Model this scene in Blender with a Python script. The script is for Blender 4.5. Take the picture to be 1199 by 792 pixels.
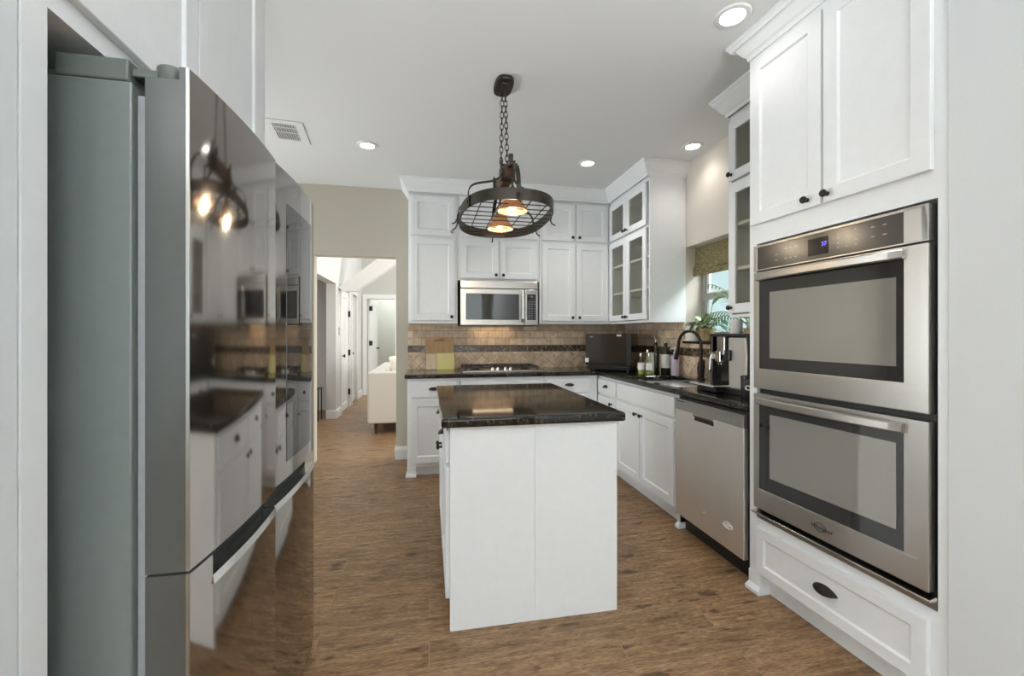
import bpy, bmesh, math, random
from mathutils import Vector, Matrix
R = math.radians
random.seed(7)
for o in list(bpy.data.objects):
    bpy.data.objects.remove(o)
S = bpy.context.scene
COL = S.collection

# ------------------------------------------------------------------ camera, world, lights, exposure
cd = bpy.data.cameras.new('camera'); cam = bpy.data.objects.new('camera', cd); COL.objects.link(cam)
cam.location = (0, 0, 1.27)
cam.rotation_euler = (R(90), 0, R(-11))
cd.sensor_fit = 'HORIZONTAL'; cd.sensor_width = 36.0
cd.lens = 500.0 / 1199.0 * 36.0
cd.shift_y = -4.5 / 1199.0
cd.clip_start = 0.02
S.camera = cam

W = bpy.data.worlds.new('world'); S.world = W; W.use_nodes = True
bg = W.node_tree.nodes['Background']
bg.inputs[0].default_value = (0.66, 0.88, 0.90, 1); bg.inputs[1].default_value = 0.85

def area(name, loc, rot, sx, sy, power, color=(1, 1, 1), spread=180):
    l = bpy.data.lights.new(name, 'AREA'); l.shape = 'RECTANGLE'; l.size = sx; l.size_y = sy
    l.energy = power; l.color = color; l.spread = R(spread)
    o = bpy.data.objects.new(name, l); COL.objects.link(o); o.location = loc; o.rotation_euler = [R(a) for a in rot]
    return o
# added area lamps: assumed daylight from unseen windows behind the camera and at left
area('window_daylight', (-1.9, -3.02, 1.45), (90, 0, 0), 1.7, 1.9, 9, (0.95, 0.98, 1.0))
area('window_daylight', (0.5, -3.02, 1.45), (90, 0, 0), 1.7, 1.9, 19, (0.95, 0.98, 1.0))
area('window_daylight', (-3.42, -1.3, 1.45), (90, 0, -90), 2.0, 1.9, 14, (0.92, 0.98, 1.0))  # stands for an assumed window; the wall here has none built
# upward area lamps added at assumed windows to brighten the ceiling
area('terrace_bounce', (-1.9, -3.0, 0.9), (140, 0, 0), 1.7, 0.8, 80, (0.945, 0.98, 1.0), 70)
area('terrace_bounce', (0.5, -3.0, 0.9), (140, 0, 0), 1.7, 0.8, 112, (0.945, 0.98, 1.0), 70)
area('terrace_bounce', (-3.40, 3.2, 0.7), (122, 0, -90), 1.6, 0.8, 11, (0.945, 0.98, 1.0), 80)
# added area lamps brighten the tall hall behind the doorway and the far bedroom
area('hall_daylight', (0.9, 7.2, 3.9), (0, 0, 0), 2.2, 3.5, 88, (0.97, 0.985, 1.0))
area('window_daylight', (-3.42, 3.2, 1.4), (90, 0, -90), 1.6, 1.8, 31, (0.95, 0.985, 1.0))  # added at the assumed far-left window to brighten the base cabinets
area('hall_daylight', (2.5, 5.05, 1.3), (90, 0, 90), 0.8, 1.6, 95, (0.99, 0.99, 0.98))  # added before the blank right wall to brighten the sofa end
area('hall_daylight', (-2.6, 5.6, 2.2), (0, 0, 0), 0.8, 1.2, 14, (0.97, 0.98, 1.0))
area('bedroom_daylight', (-0.6, 10.7, 2.9), (0, 0, 0), 1.4, 1.2, 58, (0.97, 1.0, 0.97))
# daylight at the sink window
area('window_daylight', (3.05, 2.85, 2.95), (45, 0, 90), 1.4, 1.0, 160, (0.90, 0.97, 1.0))

vs = S.view_settings
vs.view_transform = 'Standard'; vs.look = 'None'; vs.gamma = 1.0; vs.use_curve_mapping = False
vs.exposure = 0.2

# ------------------------------------------------------------------ materials
def newmat(name):
    m = bpy.data.materials.new(name); m.use_nodes = True
    return m, m.node_tree.nodes, m.node_tree.links, m.node_tree.nodes['Principled BSDF']
def setp(b, **k):
    for n, v in k.items():
        n = {'color': 'Base Color', 'rough': 'Roughness', 'metal': 'Metallic', 'spec': 'Specular IOR Level', 'trans': 'Transmission Weight',
             'ecol': 'Emission Color', 'emit': 'Emission Strength', 'coat': 'Coat Weight', 'ani': 'Anisotropic', 'anirot': 'Anisotropic Rotation', 'sub': 'Subsurface Weight'}.get(n, n)
        if isinstance(v, tuple) and len(v) == 3: v = v + (1,)
        b.inputs[n].default_value = v
def noise(ns, ls, scale, detail=3, vec=None, rough=0.5):
    n = ns.new('ShaderNodeTexNoise'); n.inputs['Scale'].default_value = scale; n.inputs['Detail'].default_value = detail; n.inputs['Roughness'].default_value = rough
    if vec is not None: ls.new(vec, n.inputs['Vector'])
    return n
def ramp(ns, ls, src, stops):
    r = ns.new('ShaderNodeValToRGB'); ls.new(src, r.inputs[0]); e = r.color_ramp.elements
    while len(e) < len(stops): e.new(0.5)
    for i, (p, c) in enumerate(stops):
        e[i].position = p; e[i].color = tuple(c) + (1,)
    return r
def mapping(ns, ls, src, scale=(1, 1, 1), rot=(0, 0, 0), loc=(0, 0, 0)):
    m = ns.new('ShaderNodeMapping'); ls.new(src, m.inputs[0])
    m.inputs['Scale'].default_value = scale; m.inputs['Rotation'].default_value = rot; m.inputs['Location'].default_value = loc
    return m
def simple(name, color, rough=0.5, metal=0.0, bump=0.0, bscale=60, var=0.04, **k):
    """principled with a fine procedural mottling of its own colour and an optional bump"""
    m, ns, ls, b = newmat(name); setp(b, color=color, rough=rough, metal=metal, **k)
    tc = ns.new('ShaderNodeTexCoord')
    n = noise(ns, ls, bscale, 3, tc.outputs['Object'])
    lo = tuple(max(0, c * (1 - var)) for c in color); hi = tuple(min(1, c * (1 + var)) for c in color)
    r = ramp(ns, ls, n.outputs['Fac'], [(0.3, lo), (0.7, hi)]); ls.new(r.outputs[0], b.inputs['Base Color'])
    if bump:
        bp = ns.new('ShaderNodeBump'); bp.inputs['Strength'].default_value = bump; bp.inputs['Distance'].default_value = 0.002
        ls.new(n.outputs['Fac'], bp.inputs['Height']); ls.new(bp.outputs[0], b.inputs['Normal'])
    return m
def steel(name, color, rough, ani=0.0, axis=(1, 1, 90), amt=0.05, rot=0.0):
    """brushed metal: streaky roughness along the brushing"""
    m, ns, ls, b = newmat(name); setp(b, color=color, rough=rough, metal=1.0)
    tc = ns.new('ShaderNodeTexCoord'); mp = mapping(ns, ls, tc.outputs['Object'], axis)
    n = noise(ns, ls, 6, 4, mp.outputs[0])
    mr = ns.new('ShaderNodeMapRange'); mr.inputs['To Min'].default_value = max(0.02, rough - amt); mr.inputs['To Max'].default_value = rough + amt
    ls.new(n.outputs['Fac'], mr.inputs['Value']); ls.new(mr.outputs[0], b.inputs['Roughness'])
    if ani:
        tg = ns.new('ShaderNodeTangent'); tg.direction_type = 'RADIAL'; tg.axis = 'Z'
        ls.new(tg.outputs[0], b.inputs['Tangent']); setp(b, ani=ani, anirot=rot)
    return m
def glassmat(name, tint=(1, 1, 1), refl=0.12, rough=0.0):
    m, ns, ls, b = newmat(name); out = ns['Material Output']; ns.remove(b)
    t = ns.new('ShaderNodeBsdfTransparent'); t.inputs[0].default_value = tint + (1,)
    g = ns.new('ShaderNodeBsdfGlossy'); g.inputs['Roughness'].default_value = rough; g.inputs[0].default_value = (1, 1, 1, 1)
    fr = ns.new('ShaderNodeFresnel'); fr.inputs[0].default_value = 1.45
    mul = ns.new('ShaderNodeMath'); mul.operation = 'MULTIPLY_ADD'; mul.inputs[1].default_value = 0.9; mul.inputs[2].default_value = refl * 0.1
    ls.new(fr.outputs[0], mul.inputs[0])
    ge = ns.new('ShaderNodeNewGeometry'); bf = ns.new('ShaderNodeMath'); bf.operation = 'SUBTRACT'; bf.inputs[0].default_value = 1; ls.new(ge.outputs['Backfacing'], bf.inputs[1])
    m2 = ns.new('ShaderNodeMath'); m2.operation = 'MULTIPLY'; ls.new(mul.outputs[0], m2.inputs[0]); ls.new(bf.outputs[0], m2.inputs[1]); mul = m2
    mx = ns.new('ShaderNodeMixShader'); ls.new(mul.outputs[0], mx.inputs[0]); ls.new(t.outputs[0], mx.inputs[1]); ls.new(g.outputs[0], mx.inputs[2])
    ls.new(mx.outputs[0], out.inputs[0])
    return m
def emis(name, color, strength):
    m, ns, ls, b = newmat(name); setp(b, color=(0.0, 0.0, 0.0), ecol=color, emit=strength); return m

MT = {}
MT['cab'] = simple('white_cabinet_paint', (0.85, 0.868, 0.882), 0.38, bump=0.03, bscale=25, var=0.012)
MT['trimw'] = simple('white_trim_paint', (0.80, 0.80, 0.79), 0.4, bscale=25, var=0.012)
MT['wallw'] = simple('white_wall_paint', (0.72, 0.745, 0.76), 0.65, bump=0.05, bscale=180, var=0.01)
MT['ceil'] = simple('ceiling_paint', (0.74, 0.748, 0.75), 0.8, bump=0.05, bscale=150, var=0.01)
MT['beige'] = simple('beige_wall_paint', (0.50, 0.465, 0.385), 0.7, bump=0.06, bscale=180, var=0.015)
MT['beige2'] = simple('pale_beige_wall_paint', (0.66, 0.60, 0.53), 0.7, bump=0.06, bscale=180, var=0.015)
MT['hallw'] = simple('hall_wall_paint', (0.66, 0.66, 0.64), 0.7, bump=0.05, bscale=180, var=0.01)
MT['hallg'] = simple('grey_green_wall_paint', (0.52, 0.53, 0.49), 0.7, bump=0.05, bscale=180, var=0.01)
MT['fsteel'] = steel('fridge_stainless', (0.43, 0.40, 0.37), 0.07, ani=0.65, amt=0.005, rot=0.25)
MT['fside'] = simple('fridge_side_paint', (0.135, 0.158, 0.152), 0.32, bscale=40, var=0.03, spec=0.6)
MT['fdoor'] = simple('fridge_door_side', (0.085, 0.088, 0.085), 0.28, bscale=40, var=0.03, metal=0.3)
MT['fdark'] = simple('fridge_dark_plastic', (0.05, 0.06, 0.055), 0.4)
MT['fhinge'] = simple('fridge_hinge_plastic', (0.11, 0.125, 0.115), 0.45)
MT['gasket'] = simple('pale_gasket', (0.27, 0.29, 0.305), 0.5)
MT['chrome'] = steel('bright_steel_trim', (0.75, 0.74, 0.72), 0.15, amt=0.01)
MT['dwsteel'] = steel('dishwasher_stainless', (0.82, 0.80, 0.77), 0.45, ani=0.4, amt=0.01, rot=0.25)
MT['steel'] = steel('appliance_stainless', (0.49, 0.465, 0.435), 0.30, ani=0.5, amt=0.01, rot=0.25)
MT['steeld'] = steel('dark_stainless', (0.40, 0.39, 0.375), 0.28, amt=0.01)
MT['sinksteel'] = steel('sink_steel', (0.85, 0.85, 0.85), 0.38, amt=0.02)
MT['blackglass'] = simple('black_glass', (0.012, 0.012, 0.012), 0.03, spec=0.8, var=0.0)
MT['panelglass'] = simple('control_panel_glass', (0.045, 0.04, 0.036), 0.2, spec=0.7, var=0.0)
MT['ovenglass'] = simple('oven_window_glass', (0.36, 0.35, 0.32), 0.05, spec=1.0, var=0.0, metal=0.5)
MT['ovenrim'] = simple('oven_window_border', (0.022, 0.022, 0.022), 0.06, spec=0.8, var=0.0)
MT['screen'] = simple('fridge_screen_glass', (0.10, 0.10, 0.095), 0.02, metal=0.55, spec=1.0, var=0.0)
MT['black'] = simple('black_plastic', (0.012, 0.012, 0.012), 0.35)
MT['blackg'] = simple('glossy_black_plastic', (0.014, 0.012, 0.010), 0.12)
MT['browng'] = simple('glossy_brown_black_plastic', (0.034, 0.026, 0.018), 0.1)
MT['dark'] = simple('dark_cavity', (0.02, 0.018, 0.016), 0.8)
MT['iron'] = simple('cast_iron', (0.025, 0.024, 0.023), 0.5, bump=0.1, bscale=200)
MT['bronze'] = simple('oil_rubbed_bronze', (0.028, 0.022, 0.018), 0.38, metal=0.6)
MT['lampmetal'] = simple('dark_bronze_lamp_metal', (0.055, 0.046, 0.037), 0.42, metal=0.75, var=0.15, bscale=40)
MT['rust'] = simple('rust_brown_wood', (0.075, 0.036, 0.02), 0.65, var=0.3, bscale=30, bump=0.2)
MT['whitep'] = simple('white_plastic', (0.75, 0.75, 0.73), 0.4)
MT['label'] = simple('white_paper_label', (0.72, 0.72, 0.70), 0.6)
MT['print'] = simple('black_print', (0.02, 0.02, 0.02), 0.5)
MT['greyprint'] = simple('pale_grey_print', (0.45, 0.45, 0.44), 0.5)
MT['lens'] = emis('lit_lamp_lens', (1.0, 0.96, 0.90), 9.0)
MT['bulb'] = emis('lit_warm_bulb', (1.0, 0.84, 0.62), 14.0)
MT['clock'] = emis('blue_clock_digits', (0.12, 0.10, 1.0), 3.0)
MT['glass'] = glassmat('clear_glass')
MT['cabglass'] = glassmat('cabinet_door_glass', (0.86, 0.845, 0.79), 0.1)
MT['bottleglass'] = glassmat('clear_bottle_glass', (0.86, 0.90, 0.82), 0.6)
MT['oil'] = simple('green_oil', (0.42, 0.42, 0.10), 0.15)
MT['darkbottle'] = simple('dark_bottle_glass', (0.018, 0.022, 0.010), 0.08, spec=0.7)
MT['pour'] = steel('pourer_metal', (0.85, 0.78, 0.62), 0.2)
MT['lav'] = simple('lavender_soap_bottle', (0.50, 0.42, 0.50), 0.3)
MT['tan'] = simple('cream_carton', (0.62, 0.58, 0.42), 0.5)
MT['basket'] = simple('woven_basket', (0.42, 0.30, 0.14), 0.8, var=0.5, bscale=90, bump=0.5)
MT['leaf'] = simple('broad_green_leaf', (0.34, 0.41, 0.24), 0.45, var=0.35, bscale=14)
MT['frond'] = simple('pale_green_frond', (0.26, 0.36, 0.20), 0.5, var=0.25, bscale=20)
MT['bush'] = simple('garden_leaves', (0.42, 0.62, 0.46), 0.6, var=0.4, bscale=3)
MT['bark'] = simple('brown_bark', (0.12, 0.08, 0.05), 0.8)
MT['soil'] = simple('potting_soil', (0.04, 0.028, 0.02), 0.9)
MT['sofa'] = simple('cream_linen', (0.70, 0.665, 0.61), 0.9, bump=0.2, bscale=300, var=0.05)
MT['pillow'] = simple('ivory_linen', (0.74, 0.68, 0.60), 0.9, bump=0.2, bscale=250, var=0.05)
MT['legwood'] = simple('dark_walnut', (0.06, 0.025, 0.015), 0.4)
MT['winframe'] = simple('grey_window_frame', (0.30, 0.31, 0.30), 0.45)
MT['yellow'] = simple('yellow_card', (0.76, 0.66, 0.26), 0.6, var=0.02)
MT['grass'] = simple('garden_lawn', (0.16, 0.25, 0.10), 0.9, var=0.4, bscale=4)
MT['fence'] = simple('pale_blue_fence_paint', (0.50, 0.66, 0.65), 0.7, var=0.05)
MT['silverp'] = simple('silver_plastic', (0.52, 0.49, 0.455), 0.35, metal=0.3, var=0.02)
MT['ring'] = steel('badge_silver', (0.8, 0.8, 0.8), 0.2)

def wood_board(name, c1, c2, axis):
    m, ns, ls, b = newmat(name); setp(b, rough=0.55)
    tc = ns.new('ShaderNodeTexCoord'); mp = mapping(ns, ls, tc.outputs['Object'], axis)
    n = noise(ns, ls, 5, 5, mp.outputs[0]); r = ramp(ns, ls, n.outputs['Fac'], [(0.3, c1), (0.7, c2)])
    ls.new(r.outputs[0], b.inputs['Base Color']); return m
MT['board'] = wood_board('brown_board_wood', (0.38, 0.225, 0.10), (0.50, 0.32, 0.16), (6, 6, 1.2))
MT['board2'] = wood_board('pale_board_wood', (0.62, 0.46, 0.30), (0.74, 0.58, 0.41), (8, 8, 1.0))

def floor_mat():
    m, ns, ls, b = newmat('wood_plank_floor'); setp(b, rough=0.4, spec=0.3)
    tc = ns.new('ShaderNodeTexCoord'); P = tc.outputs['Object']
    br = ns.new('ShaderNodeTexBrick'); ls.new(P, br.inputs['Vector'])
    for k, v in (('Scale', 1), ('Mortar Size', 0.0016), ('Mortar Smooth', 0.1), ('Brick Width', 1.22), ('Row Height', 0.15), ('Bias', 0)): br.inputs[k].default_value = v
    br.offset = 0.37; br.offset_frequency = 2
    br.inputs['Color1'].default_value = (0, 0, 0, 1); br.inputs['Color2'].default_value = (1, 1, 1, 1); br.inputs['Mortar'].default_value = (0.5, 0.5, 0.5, 1)
    # every plank shifts the grain
    sh = ns.new('ShaderNodeVectorMath'); sh.operation = 'MULTIPLY_ADD'; ls.new(br.outputs['Color'], sh.inputs[0]); sh.inputs[1].default_value = (7, 3, 5); ls.new(P, sh.inputs[2])
    g = mapping(ns, ls, sh.outputs[0], (2.0, 13, 1)); n1 = noise(ns, ls, 3.0, 9, g.outputs[0], 0.72); n1.inputs['Distortion'].default_value = 0.6
    g2 = mapping(ns, ls, sh.outputs[0], (12, 60, 1)); n2 = noise(ns, ls, 3.0, 6, g2.outputs[0], 0.6)
    g3 = mapping(ns, ls, sh.outputs[0], (2.2, 6, 1)); n3 = noise(ns, ls, 2.6, 4, g3.outputs[0])
    base = ramp(ns, ls, n1.outputs['Fac'], [(0.30, (0.120, 0.060, 0.026)), (0.46, (0.245, 0.145, 0.072)), (0.60, (0.345, 0.220, 0.120)), (0.78, (0.50, 0.350, 0.215))])
    fine = ramp(ns, ls, n2.outputs['Fac'], [(0.35, (0.60, 0.57, 0.54)), (0.60, (1.12, 1.12, 1.12))])
    knot = ramp(ns, ls, n3.outputs['Fac'], [(0.30, (0.28, 0.24, 0.20)), (0.39, (1, 1, 1))])
    def mulc(a, c, f=1.0):
        x = ns.new('ShaderNodeMix'); x.data_type = 'RGBA'; x.blend_type = 'MULTIPLY'; x.inputs[0].default_value = f
        ls.new(a, x.inputs[6]); ls.new(c, x.inputs[7]); return x.outputs[2]
    c = mulc(base.outputs[0], fine.outputs[0]); c = mulc(c, knot.outputs[0], 0.8)
    pl = ramp(ns, ls, br.outputs['Color'], [(0.0, (0.90, 0.90, 0.90)), (1.0, (1.10, 1.08, 1.06))]); c = mulc(c, pl.outputs[0])
    mo = ns.new('ShaderNodeMix'); mo.data_type = 'RGBA'; ls.new(br.outputs['Fac'], mo.inputs[0]); ls.new(c, mo.inputs[6]); mo.inputs[7].default_value = (0.30, 0.22, 0.145, 1)
    ls.new(mo.outputs[2], b.inputs['Base Color'])
    rr = ns.new('ShaderNodeMapRange'); ls.new(n1.outputs['Fac'], rr.inputs[0]); rr.inputs['To Min'].default_value = 0.46; rr.inputs['To Max'].default_value = 0.30; ls.new(rr.outputs[0], b.inputs['Roughness'])
    bp = ns.new('ShaderNodeBump'); bp.inputs['Strength'].default_value = 0.25; bp.inputs['Distance'].default_value = 0.002; ls.new(n1.outputs['Fac'], bp.inputs['Height']); ls.new(bp.outputs[0], b.inputs['Normal'])
    return m
MT['floor'] = floor_mat()

def granite():
    m, ns, ls, b = newmat('black_speckled_granite'); setp(b, rough=0.06, spec=0.5)
    tc = ns.new('ShaderNodeTexCoord'); v = ns.new('ShaderNodeTexVoronoi'); v.inputs['Scale'].default_value = 130; ls.new(tc.outputs['Object'], v.inputs['Vector'])
    n = noise(ns, ls, 55, 4, tc.outputs['Object'])
    r1 = ramp(ns, ls, n.outputs['Fac'], [(0.42, (0.006, 0.006, 0.005)), (0.60, (0.020, 0.016, 0.010)), (0.74, (0.085, 0.060, 0.032))])
    r2 = ramp(ns, ls, v.outputs['Color'], [(0.0, (0, 0, 0)), (0.86, (0, 0, 0)), (1.0, (0.10, 0.085, 0.06))])
    a = ns.new('ShaderNodeMix'); a.data_type = 'RGBA'; a.blend_type = 'ADD'; a.inputs[0].default_value = 1; ls.new(r1.outputs[0], a.inputs[6]); ls.new(r2.outputs[0], a.inputs[7])
    ls.new(a.outputs[2], b.inputs['Base Color']); return m
MT['granite'] = granite()

def splash(name, axis):
    """travertine: running-bond courses on top, a glass mosaic band, tiles set on the diagonal below"""
    m, ns, ls, b = newmat(name)
    tc = ns.new('ShaderNodeTexCoord'); sp = ns.new('ShaderNodeSeparateXYZ'); ls.new(tc.outputs['Object'], sp.inputs[0])
    cb = ns.new('ShaderNodeCombineXYZ'); ls.new(sp.outputs[axis], cb.inputs[0]); ls.new(sp.outputs['Z'], cb.inputs[1])
    def brick(vec, w, h, mort, off):
        t = ns.new('ShaderNodeTexBrick'); ls.new(vec, t.inputs['Vector']); t.offset = off
        for k, v in (('Scale', 1), ('Mortar Size', mort), ('Mortar Smooth', 0.2), ('Brick Width', w), ('Row Height', h)): t.inputs[k].default_value = v
        t.inputs['Color1'].default_value = (0, 0, 0, 1); t.inputs['Color2'].default_value = (1, 1, 1, 1); t.inputs['Mortar'].default_value = (0.5, 0.5, 0.5, 1)
        return t
    def mix(f, a, c, blend='MIX'):
        x = ns.new('ShaderNodeMix'); x.data_type = 'RGBA'; x.blend_type = blend
        if isinstance(f, float): x.inputs[0].default_value = f
        else: ls.new(f, x.inputs[0])
        for s, i in ((a, 6), (c, 7)):
            if isinstance(s, tuple): x.inputs[i].default_value = s + (1,)
            else: ls.new(s, x.inputs[i])
        return x.outputs[2]
    n = noise(ns, ls, 14, 5, cb.outputs[0], 0.65)
    st = ramp(ns, ls, n.outputs['Fac'], [(0.3, (0.50, 0.365, 0.24)), (0.55, (0.72, 0.565, 0.41)), (0.75, (0.84, 0.72, 0.56))]).outputs[0]
    sub = brick(mapping(ns, ls, cb.outputs[0], loc=(0, -1.154, 0)).outputs[0], 0.152, 0.076, 0.0022, 0.5)
    dia = brick(mapping(ns, ls, cb.outputs[0], rot=(0, 0, R(45)), loc=(0.03, 0, 0)).outputs[0], 0.152, 0.076, 0.0024, 0.5)
    dib = brick(mapping(ns, ls, cb.outputs[0], rot=(0, 0, R(-45)), loc=(0.01, 0.02, 0)).outputs[0], 0.152, 0.076, 0.0024, 0.5)
    mos = brick(mapping(ns, ls, cb.outputs[0], loc=(0, -1.089, 0)).outputs[0], 0.0186, 0.0186, 0.0022, 0.0)
    def tiles(t):
        v = ramp(ns, ls, t.outputs['Color'], [(0.0, (0.80, 0.78, 0.76)), (0.5, (0.96, 0.95, 0.93)), (1.0, (1.12, 1.1, 1.08))]).outputs[0]
        c = mix(1.0, st, v, 'MULTIPLY'); return mix(t.outputs['Fac'], c, (0.24, 0.18, 0.125))
    wv = ns.new('ShaderNodeMath'); wv.operation = 'PINGPONG'; ls.new(sp.outputs[axis], wv.inputs[0]); wv.inputs[1].default_value = 0.107
    al = ns.new('ShaderNodeMath'); al.operation = 'GREATER_THAN'; ls.new(wv.outputs[0], al.inputs[0]); al.inputs[1].default_value = 0.0535
    cs, cdg = tiles(sub), mix(al.outputs[0], tiles(dia), tiles(dib))
    fd = mix(al.outputs[0], dia.outputs['Fac'], dib.outputs['Fac'])
    mc = ramp(ns, ls, mos.outputs['Color'], [(0.0, (0.03, 0.016, 0.01)), (0.35, (0.09, 0.05, 0.028)), (0.6, (0.20, 0.14, 0.09)), (0.8, (0.07, 0.075, 0.07)), (1.0, (0.36, 0.30, 0.22))]).outputs[0]
    cm = mix(mos.outputs['Fac'], mc, (0.10, 0.075, 0.05))
    def gt(v):
        g = ns.new('ShaderNodeMath'); g.operation = 'GREATER_THAN'; ls.new(sp.outputs['Z'], g.inputs[0]); g.inputs[1].default_value = v; return g.outputs[0]
    c = mix(gt(1.083), cdg, (0.16, 0.11, 0.07)); c = mix(gt(1.089), c, cm); c = mix(gt(1.148), c, (0.16, 0.11, 0.07)); c = mix(gt(1.154), c, cs)
    ls.new(c, b.inputs['Base Color'])
    f = mix(gt(1.088), fd, mos.outputs['Fac']); f = mix(gt(1.152), f, sub.outputs['Fac'])
    inv = ns.new('ShaderNodeMath'); inv.operation = 'SUBTRACT'; inv.inputs[0].default_value = 1; ls.new(f, inv.inputs[1])
    bp = ns.new('ShaderNodeBump'); bp.inputs['Strength'].default_value = 0.5; bp.inputs['Distance'].default_value = 0.003; ls.new(inv.outputs[0], bp.inputs['Height']); ls.new(bp.outputs[0], b.inputs['Normal'])
    g1 = ns.new('ShaderNodeMath'); g1.operation = 'SUBTRACT'; ls.new(gt(1.089), g1.inputs[0]); ls.new(gt(1.148), g1.inputs[1])
    mr = ns.new('ShaderNodeMapRange'); ls.new(g1.outputs[0], mr.inputs[0]); mr.inputs['To Min'].default_value = 0.45; mr.inputs['To Max'].default_value = 0.12; ls.new(mr.outputs[0], b.inputs['Roughness'])
    return m
MT['splash_x'] = splash('travertine_backsplash', 'X'); MT['splash_y'] = splash('travertine_backsplash_side', 'Y')

def bamboo():
    m, ns, ls, b = newmat('woven_grass_shade'); setp(b, rough=0.85)
    tc = ns.new('ShaderNodeTexCoord'); mp = mapping(ns, ls, tc.outputs['Object'], (7, 7, 45)); n = noise(ns, ls, 4, 6, mp.outputs[0], 0.7)
    r = ramp(ns, ls, n.outputs['Fac'], [(0.34, (0.07, 0.055, 0.022)), (0.52, (0.22, 0.18, 0.085)), (0.70, (0.40, 0.35, 0.21))]); ls.new(r.outputs[0], b.inputs['Base Color'])
    bp = ns.new('ShaderNodeBump'); bp.inputs['Strength'].default_value = 0.6; bp.inputs['Distance'].default_value = 0.003; ls.new(n.outputs['Fac'], bp.inputs['Height']); ls.new(bp.outputs[0], b.inputs['Normal'])
    return m
MT['bamboo'] = bamboo()
def shade_glass():
    m, ns, ls, b = newmat('amber_lamp_shade'); setp(b, color=(0.36, 0.19, 0.085), rough=0.3, metal=0.1)
    tr = ns.new('ShaderNodeBsdfTranslucent'); tr.inputs[0].default_value = (0.42, 0.27, 0.15, 1)
    tc = ns.new('ShaderNodeTexCoord'); n = noise(ns, ls, 60, 3, tc.outputs['Object'])
    r = ramp(ns, ls, n.outputs['Fac'], [(0.3, (0.20, 0.13, 0.08)), (0.7, (0.36, 0.25, 0.16))]); ls.new(r.outputs[0], b.inputs['Base Color'])
    mx = ns.new('ShaderNodeMixShader'); mx.inputs[0].default_value = 0.3; ls.new(b.outputs[0], mx.inputs[1]); ls.new(tr.outputs[0], mx.inputs[2]); ls.new(mx.outputs[0], ns['Material Output'].inputs[0])
    return m
MT['shade'] = shade_glass()

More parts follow.
